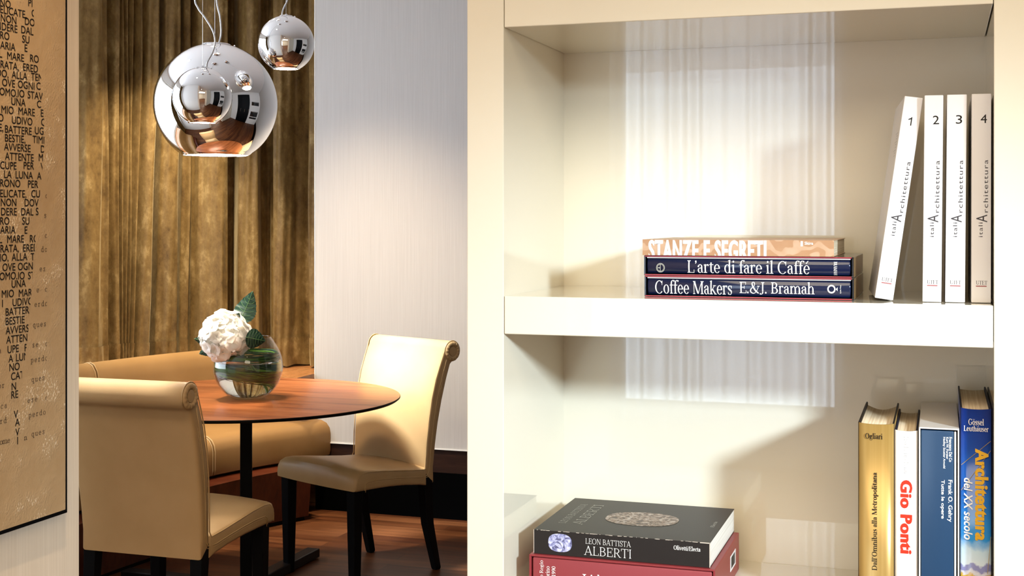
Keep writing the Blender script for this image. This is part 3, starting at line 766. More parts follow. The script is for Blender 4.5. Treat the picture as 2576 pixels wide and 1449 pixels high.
# ------------------------------------------------------------------ a small roman letter set with thick and thin strokes
class Glyphs:
    def __init__(s, T, t, slab=0.07, mono=None, sh=0.024):
        s.T, s.t, s.slab, s.mono, s.sh = T, t, slab, mono, sh
    def begin(s): s.polys = []
    def q(s, *p): s.polys.append(list(p))
    def st(s, x, y0, y1, sb=1, stp=0, w=None):
        w = (w or s.T)/2; a = s.slab; h = s.sh
        s.q((x-w, y0), (x+w, y0), (x+w, y1), (x-w, y1))
        if sb: s.q((x-w-a, y0), (x+w+a, y0), (x+w+a, y0+h), (x+w, y0+h*2.2), (x-w, y0+h*2.2), (x-w-a, y0+h)) if sb == 1 else s.q((x, y0), (x+w+a, y0), (x+w+a, y0+h), (x+w, y0+h*2.2))
        if stp == 1: s.q((x-w-a, y1), (x-w-a, y1-h), (x-w, y1-h*2.2), (x+w, y1-h*2.2), (x+w+a, y1-h), (x+w+a, y1))
        if stp == 2: s.q((x-w-a, y1-h*1.6), (x-w-a*.6, y1-h*2), (x, y1-h*3.2), (x+w, y1-h), (x+w, y1+0.004), (x-w*.2, y1+0.002))
    def thin(s, x, y0, y1, sb=1, stp=1): s.st(x, y0, y1, sb, stp, s.t*1.15)
    def h(s, x0, x1, y): s.q((x0, y-s.t/2), (x1, y-s.t/2), (x1, y+s.t/2), (x0, y+s.t/2))
    def tick(s, x, y0, y1):
        if y1-y0 < 0: y0, y1 = y1, y0
        s.q((x-s.t*.5, y0), (x+s.t*.5, y0), (x+s.t*.5, y1), (x-s.t*.5, y1))
    def o(s, cx, cy, rx, ry, a0=0, a1=360, k=None):
        k = k or s.T; n = max(6, int(abs(a1-a0)/12)); P = []
        for i in range(n+1):
            a = math.radians(a0+(a1-a0)*i/n); P.append(((cx+rx*math.cos(a), cy+ry*math.sin(a)), (cx+max(0.01, rx-k)*math.cos(a), cy+max(0.01, ry-s.t)*math.sin(a))))
        for (A, B), (C, D) in zip(P, P[1:]): s.q(A, C, D, B)
    def d(s, x0, y0, x1, y1, w): s.q((x0-w/2, y0), (x0+w/2, y0), (x1+w/2, y1), (x1-w/2, y1))
    def dot(s, x, y, r=0.045): s.polys.append([(x+r*math.cos(2*PI*i/12), y+r*math.sin(2*PI*i/12)) for i in range(12)])
    def p(s, pts, ws):
        P = catmull([Vector((x, y, 0)) for x, y in pts], 6); m = len(P); W_ = []
        for i in range(m):
            f = i/(m-1)*(len(ws)-1); j = min(int(f), len(ws)-2); W_.append(ws[j]+(ws[j+1]-ws[j])*(f-j))
        E_ = []
        for i in range(m):
            t_ = (P[min(i+1, m-1)]-P[max(i-1, 0)]).normalized(); n = Vector((-t_.y, t_.x, 0))*W_[i]/2
            E_.append(((P[i]+n).to_2d()[:], (P[i]-n).to_2d()[:]))
        for (A, B), (C, D) in zip(E_, E_[1:]): s.q(A, C, D, B)
    def glyph(s, c):
        T, t = s.T, s.t; s.begin(); D = {'é': 'e', 'ö': 'o', 'ü': 'u', 'ä': 'a'}; b = D.get(c, c); adv = 0.3
        if b == 'a': s.st(.31, .03, .33, 0); s.o(.205, .325, .105+T/2, .135, 0, 165, T*.9); s.dot(.085, .35, .02+T*.3); s.o(.18, .13, .145, .14, 60, 305); s.h(.19, .31, .262); s.p([(.31, .08), (.34, .015), (.41, .03)], [T, t, t*.6]); adv = .44
        elif b == 'b': s.st(.11, 0, .70, 0, 2); s.o(.25, .23, .20, .24, -145, 145); adv = .50
        elif b == 'c': s.o(.235, .23, .20, .24, 42, 318); s.dot(.36, .355, .02+T*.32); adv = .42
        elif b == 'd': s.st(.38, 0, .70, 2, 2); s.o(.24, .23, .20, .24, 35, 325); adv = .52
        elif b == 'e': s.o(.235, .23, .20, .24, 0, 322); s.h(.06, .43, .245); adv = .45
        elif b == 'f': s.st(.14, 0, .56, 1); s.o(.25, .55, .11+T/2, .155, 50, 180); s.dot(.335, .655, .018+T*.3); s.h(.03, .30, .445); adv = .30
        elif b == 'g': s.o(.21, .31, .16, .155); s.o(.215, -.065, .19, .13, 0, 360, t*1.7); s.p([(.13, .19), (.08, .12), (.14, .06), (.30, .05)], [t, T*.8, T, T*.5]); s.p([(.32, .42), (.38, .455), (.43, .44)], [t, T*.5, t]); adv = .45
        elif b == 'h': s.st(.11, 0, .70, 1, 2); s.st(.40, 0, .28, 1); s.o(.275, .27, .125+T/2, .20, 0, 150); adv = .52
        elif b == 'i': s.st(.12, 0, .46, 1, 2); s.dot(.115, .62, .025+T*.34); adv = .25
        elif b == 'k': s.st(.11, 0, .70, 1, 2); s.d(.16, .19, .36, .445, t*1.4); s.d(.22, .27, .42, .01, T*1.1); s.h(.27, .46, .448); s.h(.34, .52, .012); adv = .51
        elif b == 'l': s.st(.12, 0, .70, 1, 2); adv = .25
        elif b in 'mn':
            s.st(.11, 0, .46, 1, 2); xs = (.40, .69) if b == 'm' else (.40,)
            for x in xs: s.st(x, 0, .28, 1); s.o(x-.125, .27, .125+T/2, .20, 0, 150)
            adv = .81 if b == 'm' else .52
        elif b == 'o': s.o(.25, .23, .21, .24); adv = .49
        elif b == 'p': s.st(.11, -.20, .46, 1, 2); s.o(.25, .23, .20, .24, -145, 145); adv = .50
        elif b == 'q': s.st(.38, -.20, .46, 1, 0); s.o(.24, .23, .20, .24, 35, 325); adv = .50
        elif b == 'r': s.st(.11, 0, .46, 1, 2); s.p([(.13, .32), (.20, .43), (.30, .445)], [t, t, T*.6]); s.dot(.30, .415, .02+T*.3); adv = .36
        elif b == 's': s.p([(.31, .36), (.25, .44), (.12, .43), (.08, .33), (.18, .25), (.29, .17), (.27, .04), (.15, .005), (.06, .10)], [t*.8, t, t*1.2, T, T, T, t*1.2, t, t*.8]); s.tick(.305, .32, .46); s.tick(.062, 0, .13); adv = .37
        elif b == 't': s.st(.14, .08, .56, 0); s.h(.03, .30, .445); s.o(.235, .11, .095+T/2, .125, 180, 315); adv = .31
        elif b == 'u': s.st(.11, .16, .46, 0, 2); s.st(.39, 0, .46, 2, 2); s.o(.235, .17, .125+T/2, .185, 180, 325); adv = .52
        elif b == 'v': s.d(.08, .46, .23, 0, T); s.d(.40, .46, .245, 0, t*1.2); s.h(0, .18, .45); s.h(.31, .48, .45); adv = .46
        elif b == 'L': s.st(.13, 0, .66, 1, 1); s.h(.12, .47, .013); s.tick(.47, 0, .17); adv = .51
        elif b == 'E': s.st(.13, 0, .66, 1, 1); s.h(.12, .49, .013); s.h(.12, .46, .647); s.h(.12, .37, .345); s.tick(.49, 0, .17); s.tick(.46, .50, .66); s.tick(.37, .25, .44); adv = .54
        elif b == 'T': s.st(.29, 0, .66, 1); s.h(.03, .55, .645); s.tick(.03, .49, .66); s.tick(.55, .49, .66); adv = .58
        elif b == 'C': s.o(.35, .33, .31, .345, 42, 318, T*1.1); s.tick(.565, .44, .66); adv = .64
        elif b == 'G': s.o(.35, .33, .31, .345, 42, 315, T*1.1); s.tick(.565, .46, .66); s.st(.555, .07, .28, 0); s.h(.44, .65, .285); adv = .68
        elif b == 'O': s.o(.36, .33, .325, .345, 0, 360, T*1.1); adv = .72
        elif b == 'D': s.st(.13, 0, .66, 1, 1); s.o(.28, .33, .37, .33, -90, 90, T*1.1); s.h(.12, .29, .015); s.h(.12, .29, .645); adv = .69
        elif b == 'B': s.st(.13, 0, .66, 1, 1); s.o(.26, .495, .205, .165, -90, 90); s.o(.27, .175, .245, .175, -90, 90, T*1.1); s.h(.12, .27, .645); s.h(.12, .28, .345); s.h(.12, .28, .015); adv = .56
        elif b == 'P': s.st(.13, 0, .66, 1, 1); s.o(.26, .475, .22, .185, -90, 90); s.h(.12, .27, .645); s.h(.12, .27, .305); adv = .52
        elif b == 'R': s.st(.13, 0, .66, 1, 1); s.o(.26, .48, .21, .18, -90, 90); s.h(.12, .27, .645); s.h(.12, .27, .315); s.d(.28, .32, .52, 0, T*1.15); s.h(.46, .62, .012); adv = .60
        elif b == 'A': s.d(.325, .66, .08, 0, t*1.3); s.d(.325, .69, .575, 0, T*1.15); s.h(.15, .48, .215); s.h(0, .17, .012); s.h(.47, .68, .012); adv = .66
        elif b == 'M': s.thin(.12, 0, .66); s.d(.14, .66, .42, .02, T*1.15); s.d(.70, .66, .43, .02, t*1.3); s.st(.72, 0, .66, 1, 1); adv = .85
        elif b == 'N': s.thin(.13, 0, .66, 1, 1); s.d(.14, .66, .56, 0, T*1.15); s.thin(.57, 0, .66, 0, 1); adv = .70
        elif b == 'H': s.st(.13, 0, .66, 1, 1); s.st(.56, 0, .66, 1, 1); s.h(.13, .56, .34); adv = .69
        elif b == 'I': s.st(.13, 0, .66, 1, 1); adv = .27
        elif b == 'J': s.st(.22, .12, .66, 0, 1); s.o(.10, .10, .12+T/2, .17, 240, 360); s.dot(.04, -.03, .02+T*.3); adv = .36
        elif b == 'S': s.p([(.41, .52), (.33, .65), (.15, .64), (.09, .49), (.22, .37), (.38, .25), (.39, .07), (.22, .0), (.06, .14)], [t*.8, t, t*1.3, T, T*1.1, T, t*1.3, t, t*.8]); s.tick(.415, .47, .67); s.tick(.055, -.01, .19); adv = .48
        elif b == 'U': s.st(.14, .20, .66, 0, 1); s.o(.335, .22, .195+T/2, .235, 180, 360, T); s.thin(.53, .2, .66, 0, 1); adv = .66
        elif b == 'Q': s.o(.36, .33, .325, .345); s.p([(.33, .06), (.45, -.09), (.63, -.11)], [t, T, t]); adv = .72
        elif b == '&': s.p([(.66, .42), (.55, .18), (.34, .0), (.13, .05), (.08, .18), (.20, .33), (.36, .46), (.36, .60), (.27, .66), (.19, .59), (.23, .44), (.44, .16), (.66, .0)], [t, t, t*1.3, T*.8, T, t*1.3, t, T*.7, t, T*.8, T, T*1.1, T*.7]); s.h(.56, .74, .425); adv = .74
        elif b == '1': s.st(.20, 0, .63, 1); s.d(.17, .62, .06, .52, t*1.5); adv = .38
        elif b == '7': s.h(.05, .40, .61); s.d(.385, .61, .17, 0, T); s.tick(.05, .50, .63); adv = .42
        elif b == '4': s.st(.30, 0, .63, 1); s.d(.29, .63, .04, .19, t*1.4); s.h(.03, .43, .185); adv = .45
        elif b == '0': s.o(.22, .315, .19, .325); adv = .44
        elif b == '9': s.o(.21, .43, .17, .205); s.p([(.375, .42), (.34, .16), (.12, .0)], [T, T*.8, t]); adv = .43
        elif b == '.': s.dot(.08, .04, .025+T*.35); adv = .20
        elif b == ',': s.dot(.08, .04, .025+T*.3); s.d(.10, .02, .05, -.10, t); adv = .20
        elif b == "'": s.dot(.08, .61, .02+T*.35); s.p([(.11, .61), (.10, .54), (.05, .49)], [T*.6, t*1.4, t*.6]); adv = .18
        elif b == '-': s.h(.04, .24, .22); s.h(.04, .24, .24); adv = .29
        elif b == '/': s.d(.03, -.05, .26, .70, t*1.6); adv = .29
        elif b == ' ': adv = .24
        if c == 'é': s.d(.20, .54, .32, .69, T*.7)
        if c in 'öüä':
            for x in (.14, .35): s.dot(x, .60, .045)
        return s.polys, adv
    def text(s, txt, track=0.0):
        V, F, L = [], [], []; x = 0; k = 0
        for c in txt:
            P, adv = s.glyph(c); off = 0
            if s.mono: off = (s.mono-adv)/2; adv = s.mono
            for pl in P:
                i0 = len(V); k += 1
                a = sum(p[0]*q[1]-q[0]*p[1] for p, q in zip(pl, pl[1:]+pl[:1]))
                if a < 0: pl = pl[::-1]
                V += [(x+off+px, py) for px, py in pl]; L += [k]*len(pl); F.append(list(range(i0, len(V))))
            x += adv+track
        return V, F, L
ROMAN = {'serif': Glyphs(0.088, 0.030), 'serifbold': Glyphs(0.118, 0.036, 0.06), 'serifthin': Glyphs(0.058, 0.026, 0.045), 'hairline': Glyphs(0.040, 0.018, 0.06), 'mono': Glyphs(0.060, 0.050, 0.09, 0.60, 0.04)}

# ------------------------------------------------------------------ lettering
_ink = {}
def ink(txt, style):
    """outline of a piece of lettering as flat polygons: verts (x,y), faces"""
    if (txt, style) in _ink: return _ink[(txt, style)]
    if style in ROMAN:
        V, F, L = ROMAN[style].text(txt); _ink[(txt, style)] = (V, F, L); return _ink[(txt, style)]
    if txt == '1': txt, style = '1', 'one'
    if style == 'one':
        V = [(0.20, 0), (0.285, 0), (0.285, 0.66), (0.215, 0.66), (0.20, 0.60), (0.0, 0.50), (0.0, 0.42), (0.20, 0.50)]
        _ink[('1', 'plain')] = (V, [[0, 1, 2, 3, 4, 7], [4, 5, 6, 7]], [0]*8); return _ink[('1', 'plain')]
    cu = bpy.data.curves.new('lettering', 'FONT'); cu.body = txt; cu.size = 1.0; cu.resolution_u = 4
    cu.space_character = {'wide': 1.18, 'heavy': 1.10, 'cond': 1.12, 'italic': 1.04}.get(style, 1.0)
    cu.offset = {'bold': 0.014, 'heavy': 0.028, 'thin': -0.008, 'cond': 0.03}.get(style, 0.0)
    if style == 'italic': cu.shear = 0.22; cu.offset = 0.016
    ob = bpy.data.objects.new('lettering', cu); COL.objects.link(ob)
    dg = bpy.context.evaluated_depsgraph_get()
    me = bpy.data.meshes.new_from_object(ob.evaluated_get(dg))
    bpy.data.objects.remove(ob); bpy.data.curves.remove(cu)
    bm = bmesh.new(); bm.from_mesh(me); bpy.data.meshes.remove(me)
    bmesh.ops.remove_doubles(bm, verts=bm.verts, dist=1e-5)
    dx, dy = {'caps': (0.010, 0.007), 'heavy': (0.040, 0.0), 'bold': (0.008, 0.0), 'cond': (0.038, -0.012), 'italic': (0.012, 0)}.get(style, (0, 0))
    if dx or dy:
        mv = {}
        for v in bm.verts:
            n = Vector((0, 0))
            for e in v.link_edges:
                if len(e.link_faces) == 1:
                    d = e.other_vert(v).co-v.co; m = Vector((-d.y, d.x)); c = e.link_faces[0].calc_center_median()-v.co
                    fl = e.link_faces[0]; mid = (v.co+e.other_vert(v).co)/2
                    t3 = [q for q in fl.verts if q not in e.verts]
                    c = (t3[0].co-mid) if t3 else c
                    if m.x*c.x+m.y*c.y > 0: m = -m
                    if m.length > 0: n += m.normalized()
            if n.length > 0: n.normalize(); mv[v] = (n.x*dx, n.y*dy)
        for v, (a, b) in mv.items(): v.co.x += a; v.co.y += b
    bm.verts.index_update()
    V = [(v.co.x, v.co.y) for v in bm.verts]; F = [[v.index for v in f.verts] for f in bm.faces]; bm.free()
    _ink[(txt, style)] = (V, F, [0]*len(V)); return _ink[(txt, style)]

def put(bm, txt, style, o, ex, ey, w, h, lift=0.0003, clip=None, scale=None, bend=None):
    """lettering fitted into the rectangle o + ex*[0,w] + ey*[0,h] (or drawn at a fixed scale)"""
    V, F, LV = ink(txt, style); o, ex, ey = Vector(o), Vector(ex), Vector(ey); nz = ex.cross(ey); n = nz*lift
    x0 = min(v[0] for v in V); x1 = max(v[0] for v in V); y0 = min(v[1] for v in V); y1 = max(v[1] for v in V)
    b2 = bmesh.new()
    if scale: vs_ = [b2.verts.new(((x-x0)*scale[0], y*scale[1], k*2e-6)) for (x, y), k in zip(V, LV)]
    else: vs_ = [b2.verts.new(((x-x0)/(x1-x0)*w, (y-y0)/(y1-y0)*h, k*2e-6)) for (x, y), k in zip(V, LV)]
    for f in F:
        try: b2.faces.new([vs_[i] for i in f])
        except ValueError: pass
    if bend:
        ys = sorted(v.co.y for v in b2.verts)
        for k in range(1, 8):
            bmesh.ops.bisect_plane(b2, geom=b2.verts[:]+b2.edges[:]+b2.faces[:], plane_co=(0, ys[0]+(ys[-1]-ys[0])*k/8, 0), plane_no=(0, 1, 0))
    if clip:
        for co, no in clip:
            bmesh.ops.bisect_plane(b2, geom=b2.verts[:]+b2.edges[:]+b2.faces[:], plane_co=co, plane_no=no, clear_outer=True)
    mp = {}
    for v in b2.verts:
        q = o+ex*v.co.x+ey*v.co.y
        if bend: q = bend(q)
        mp[v] = bm.verts.new(q+n+nz*v.co.z)
    for f in b2.faces:
        try: bm.faces.new([mp[v] for v in f.verts])
        except ValueError: pass
    b2.free(); return bm

def quad(bm, o, ex, ey, x0, x1, y0, y1, lift=0.0003):
    o, ex, ey = Vector(o), Vector(ex), Vector(ey); n = ex.cross(ey)*lift
    return bm.faces.new([bm.verts.new(o+ex*x+ey*y+n) for x, y in ((x0, y0), (x1, y0), (x1, y1), (x0, y1))])
def oval(bm, o, ex, ey, cx, cy, rx, ry, lift=0.0004, n=40, p=2.0, r0=None):
    o, ex, ey = Vector(o), Vector(ex), Vector(ey); nn = ex.cross(ey)*lift
    def q(k, s):
        a = 2*PI*k/n; c, d = math.cos(a), math.sin(a)
        return o+ex*(cx+s*rx*math.copysign(abs(c)**(2/p), c))+ey*(cy+s*ry*math.copysign(abs(d)**(2/p), d))+nn
    A = [bm.verts.new(q(k, 1)) for k in range(n)]
    if r0 is None: bm.faces.new(A)
    else:
        B = [bm.verts.new(q(k, r0)) for k in range(n)]
        for k in range(n): bm.faces.new((A[k], A[(k+1) % n], B[(k+1) % n], B[k]))
    return bm
X, Y, Z = Vector((1, 0, 0)), Vector((0, 1, 0)), Vector((0, 0, 1))

# ------------------------------------------------------------------ text panel on the left wall
art = empty('text_panel', (-1.93, 1.6, 1.7), label='bronze plaster panel covered in black Italian capitals, on the left wall', cat='wall art')
def ap(o): o.parent = art; o.location = (1.93, -1.6, -1.7); return o
ap(obj('frame', box(-1.9285, -1.9008, 0.70, 2.522, 0.777, 2.60, 0.0015), M['black']))
bm = box(-1.9030, -1.90, 0.71, 2.5145, 0.7855, 2.59, 0.001)
ap(obj('plaster_face', bm, M['plaster']))
CAPS = [('RONO', 2.264, 1.911), ('PI', 2.385, 1.925), ('DELICATE,', 2.279, 1.897), ('C', 2.396, 1.904), ('NON', 2.297, 1.879), ('DO', 2.374, 1.883), ('NDERE', 2.283, 1.861), ('DAL', 2.362, 1.863), ('RO', 2.295, 1.842), ('SU', 2.365, 1.843), ('ARIA', 2.295, 1.821), ('E', 2.373, 1.824), ('L', 2.292, 1.802), ('MARE', 2.317, 1.801), ('RO', 2.391, 1.804), ('RATA,', 2.296, 1.780), ('ERED', 2.368, 1.782), ('DO,', 2.284, 1.761), ('ALLA', 2.331, 1.762), ('TEN', 2.394, 1.764), ('OVE', 2.301, 1.742), ('OGNI', 2.351, 1.743), ('C', 2.412, 1.745), ('OMO.', 2.293, 1.722), ('IO', 2.351, 1.723), ('STAV', 2.383, 1.723), ('UNA', 2.330, 1.704), ('C', 2.414, 1.705), ('MIO', 2.299, 1.684), ('MARE', 2.353, 1.685), ('E', 2.427, 1.686), ('O', 2.289, 1.666), ('UDIVO', 2.332, 1.664), ('C', 2.428, 1.666), ('E,', 2.291, 1.645), ('BATTERE', 2.310, 1.643), ('UG', 2.407, 1.646), ('BESTIE,', 2.310, 1.624), ('TIMI', 2.399, 1.626), ('AVVERSE', 2.307, 1.605), ('D', 2.427, 1.606), ('ATTENTE', 2.310, 1.585), ('M', 2.420, 1.587), ('CUPE', 2.295, 1.565), ('PER', 2.370, 1.567), ('V', 2.426, 1.567), ('LA', 2.307, 1.546), ('LUNA', 2.344, 1.546), ('A', 2.414, 1.546), ('RONO', 2.295, 1.527), ('PER', 2.384, 1.527), ('ELICATE,', 2.295, 1.505), ('CU', 2.395, 1.506), ('NON', 2.297, 1.486), ('DOV', 2.373, 1.486), ('DERE', 2.298, 1.466), ('DAL', 2.362, 1.466), ('S', 2.410, 1.467), ('RO', 2.295, 1.446), ('SU', 2.365, 1.446), ('ARIA', 2.295, 1.427), ('E', 2.373, 1.426), ('L', 2.292, 1.407), ('MARE', 2.317, 1.407), ('RO', 2.390, 1.407), ('RATA,', 2.296, 1.387), ('ERED', 2.368, 1.387), ('IO,', 2.295, 1.368), ('ALLA', 2.331, 1.368), ('TE', 2.393, 1.367), ('OVE', 2.302, 1.347), ('OGNI', 2.351, 1.347), ('OMO.', 2.293, 1.328), ('IO', 2.352, 1.327), ('ST', 2.384, 1.326), ('UNA', 2.331, 1.310), ('MIO', 2.300, 1.290), ('MARE', 2.354, 1.289), ('I', 2.301, 1.270), ('UDIVO', 2.334, 1.270), ('BATTERE', 2.312, 1.251), ('BESTIE', 2.312, 1.231), ('AVVERSE', 2.312, 1.211), ('ATTENT', 2.314, 1.191), ('UPE', 2.318, 1.170), ('PE', 2.373, 1.169), ('A', 2.321, 1.150), ('LUN', 2.345, 1.150), ('NO', 2.324, 1.131), ('CATE', 2.329, 1.111), ('N', 2.331, 1.089), ('RE', 2.330, 1.071), ('V', 2.338, 1.028), ('AI', 2.342, 1.010), ('V,', 2.343, 0.989), ('I', 2.349, 0.970)]
SMALL = [('c', 2.443, 1.502), ('s', 2.439, 1.458), ('c', 2.441, 1.413), ('do', 2.428, 1.382), ('es', 2.423, 1.339), ('e', 2.413, 1.293), ('c', 2.441, 1.293), ('erdo', 2.406, 1.261), ('ques', 2.401, 1.216), ('se', 2.399, 1.172), ('c', 2.443, 1.171), ('perdo', 2.393, 1.139), ('ca', 2.279, 1.170), ('ques', 2.396, 1.096), ('ese', 2.383, 1.052), ('c', 2.443, 1.050), ('perdo', 2.386, 1.019), ('ques', 2.396, 0.976), ('or', 2.289, 1.095), ('ca', 2.297, 1.051), ('rd', 2.295, 1.019), ('ome', 2.294, 0.975), ('n', 2.371, 0.972)]
EDGE = [(1.933,  2.4009), (1.846,  2.4075), (1.795,  2.4236), (1.725,  2.433), (1.673,  2.4371), (1.637,  2.4425), (1.584,  2.4344), (1.548,  2.4303), (1.504,  2.4249), (1.46,  2.4182), (1.407,  2.4088), (1.372,  2.4049), (1.328,  2.3995), (1.307,  2.3969), (1.267,  2.3916), (1.233,  2.3877), (1.198,  2.3837), (1.164,  2.3785), (1.138,  2.3733)]
def edge_at(z):
    if z >= EDGE[0][0]: return EDGE[0][1]
    for (z0, y0), (z1, y1) in zip(EDGE, EDGE[1:]):
        if z0 >= z >= z1: return y0+(y1-y0)*(z0-z)/(z0-z1)
    return 2.366+(z-1.138)*0.06
V_, _, _ = ink('BATTERE', 'caps'); natw = max(v[0] for v in V_)-min(v[0] for v in V_)
V_, _, _ = ink('H', 'plain'); cap_h = max(v[1] for v in V_)
sx, sy = 0.0929/natw, 0.0150/cap_h
bm = bmesh.new()
for txt, y, z in CAPS:
    lim = edge_at(z)-y
    put(bm, txt, 'caps', (-1.90, y, z-0.0080), Y, Z, 0, 0, 0.0008, [((lim, 0, 0), (1, 0, 0))], (sx*0.93, sy*1.06))
ap(obj('lettering', bm, M['ink_black']))
bm = bmesh.new()
for txt, y, z in SMALL:
    clips = []
    if y > 2.36: clips = [((2.4475-y, 0, 0), (1, 0, 0))]
    put(bm, txt, 'mono', (-1.90, y, z-0.005), Y, Z, 0, 0, 0.0008, clips, (sx*0.84, sy*0.80))
ap(obj('script_lettering', bm, M['ink_brown']))

# ------------------------------------------------------------------ shelving unit
XL, XR, YF, YB_ = -0.671, 0.0735, 2.0, 2.355
bc = empty('bookcase', (-0.30, 2.18, 0), label='glossy cream lacquered bookcase with thick shelves', cat='bookcase')
def bp(o): o.parent = bc; o.location = (0.30, -2.18, 0); return o
bp(obj('side_panel', box(-0.734, XL, YF, 2.385, 0, 2.60, 0.0012), M['lacquer']))
bp(obj('side_panel', box(XR, 0.155, YF, 2.385, 0, 2.60, 0.0012), M['lacquer']))
bp(obj('back_panel', box(XL, XR, YB_, 2.385, 0.02, 2.60), M['lacquer']))
for z0, z1 in ((0.344, 0.406), (0.774, 0.836), (1.264, 1.3255), (1.760, 1.822), (2.256, 2.318)):
    bp(obj('shelf', box(XL+0.0009, XR-0.0009, YF+0.0004, YB_, z0, z1, 0.0014), M['lacquer']))
bp(obj('plinth', box(XL, XR, YF+0.02, YB_, 0.0, 0.08), M['lacquer']))

# ------------------------------------------------------------------ books
def pages_mat(name, axis, c0=(0.60, 0.46, 0.30), c1=(0.74, 0.62, 0.45), freq=420):
    m = mat(name, c1, 0.75, spec=0.15); t = NT(m)
    sc = [4, 4, 4]; sc[axis] = freq
    f = t.noise(t.coord(tuple(sc)), 1.0, 2, 0.5); t.base(t.ramp(f, [(0.35, c0), (0.65, c1)])); t.bump(f, 0.3, 0.0006)
    return m
M['pages_x'] = pages_mat('page_block_upright', 0)
M['pages_z'] = pages_mat('page_block_lying', 2, (0.70, 0.66, 0.58), (0.84, 0.81, 0.75))
M['pages_tan'] = pages_mat('page_block_tan', 2, (0.58, 0.47, 0.32), (0.75, 0.66, 0.50))
def gloss(name, c, r=0.25, s=0.5): return mat(name, c, r, spec=s)
M['white_card'] = gloss('white_card', (0.80, 0.785, 0.79), 0.35)
M['white_ink'] = mat('white_print', (0.88, 0.86, 0.82), 0.4)
M['grey_ink'] = mat('grey_print', (0.035, 0.03, 0.035), 0.5); M['silver_ink'] = mat('silver_print', (0.45, 0.45, 0.40), 0.4)
M['pale_ink'] = mat('pale_grey_print', (0.30, 0.30, 0.31), 0.5); M['red_ink'] = mat('red_print', (0.75, 0.03, 0.008), 0.4)
M['maroon_ink'] = mat('maroon_rule', (0.35, 0.09, 0.09), 0.5); M['ochre_ink'] = mat('ochre_print', (0.80, 0.44, 0.015), 0.4)
M['navy'] = gloss('navy_jacket', (0.006, 0.011, 0.040), 0.10, 0.6)
M['slip_black'] = gloss('black_slipcase', (0.006, 0.006, 0.008), 0.12, 0.6)
M['slip_red'] = gloss('dark_red_jacket_edge', (0.36, 0.03, 0.045), 0.2); M['slip_edge'] = gloss('pale_slipcase_edge', (0.62, 0.60, 0.60), 0.25)
M['slip_brown'] = gloss('brown_slipcase_side', (0.20, 0.115, 0.045), 0.3)

def book_root(kind, loc, label, group, rot=(0, 0, 0), cat='book'):
    return empty(kind, loc, rot, label, cat, group)

# --- four tall white volumes (spine faces -Y; origin at spine, bottom left)
GV = 'white numbered architecture volumes'
def volume(loc, rot, w, num, label, h=0.309, d=0.235):
    t = book_root('boxed_volume', loc, label, GV, rot)
    obj('case', box(0, w, 0, d, 0, h, 0.0011), M['white_card'], t)
    bm = bmesh.new()
    def up(txt, st, xb, z0, z1, hh): put(bm, txt, st, (xb, 0, z0), Z, -X, z1-z0, hh, -0.0003 if False else 0.0003)
    # text reading upward: ex = +Z, ey = -X  (normal = Z x -X = -Y)
    up('A', 'plain', w*0.80, 0.1190, 0.1303, 0.0152)
    s = 'rchitettura'
    up(s, 'wide', w*0.84, 0.1335, 0.2112, 0.0064)
    up('itali', 'wide', w*0.575, 0.0972, 0.1186, 0.0058)
    obj('title_lettering', bm, M['grey_ink'], t)
    bm = bmesh.new(); put(bm, num, 'plain', (w*0.46-(0.002 if num == '1' else 0), 0, 0.2655), X, Z, 0.0052 if num == '1' else 0.0088, 0.0128); obj('volume_number', bm, M['ink_black'], t)
    bm = bmesh.new(); put(bm, 'UTET', 'serif', (w*0.24, 0, 0.0268), X, Z, 0.0158, 0.0058); obj('publisher_lettering', bm, M['grey_ink'], t)
    bm = bmesh.new(); quad(bm, (0, 0, 0), X, Z, w*0.24, w*0.24+0.0148, 0.0238, 0.0253); obj('rule', bm, M['maroon_ink'], t)
    bm = bmesh.new()                                         # lines of print on the cover side
    for k in range(9): quad(bm, (0, 0, 0), -Y, Z, -0.04-0.03*(k % 3 == 0)-0.02, -0.03, 0.255-0.0045*k, 0.2556-0.0045*k)
    obj('cover_print', bm, M['pale_ink'], t)
    return t
zt = 1.3262
volume((-0.0945, 2.055, zt+0.0042), (0, math.radians(8.15), math.radians(5.0)), 0.0270, '1', 'white volume numbered 1, leaning against its neighbour')
volume((-0.0252, 2.047, zt), (0, math.radians(0.55), 0), 0.0268, '2', 'upright white volume numbered 2, beside the leaning one')
volume((0.0070, 2.047, zt), (0, math.radians(0.5), 0), 0.0280, '3', 'upright white volume numbered 3, third of the white set')
volume((0.0437, 2.047, zt), (0, math.radians(0.1), 0), 0.0276, '4', 'upright white volume numbered 4, against the right end of the shelf')

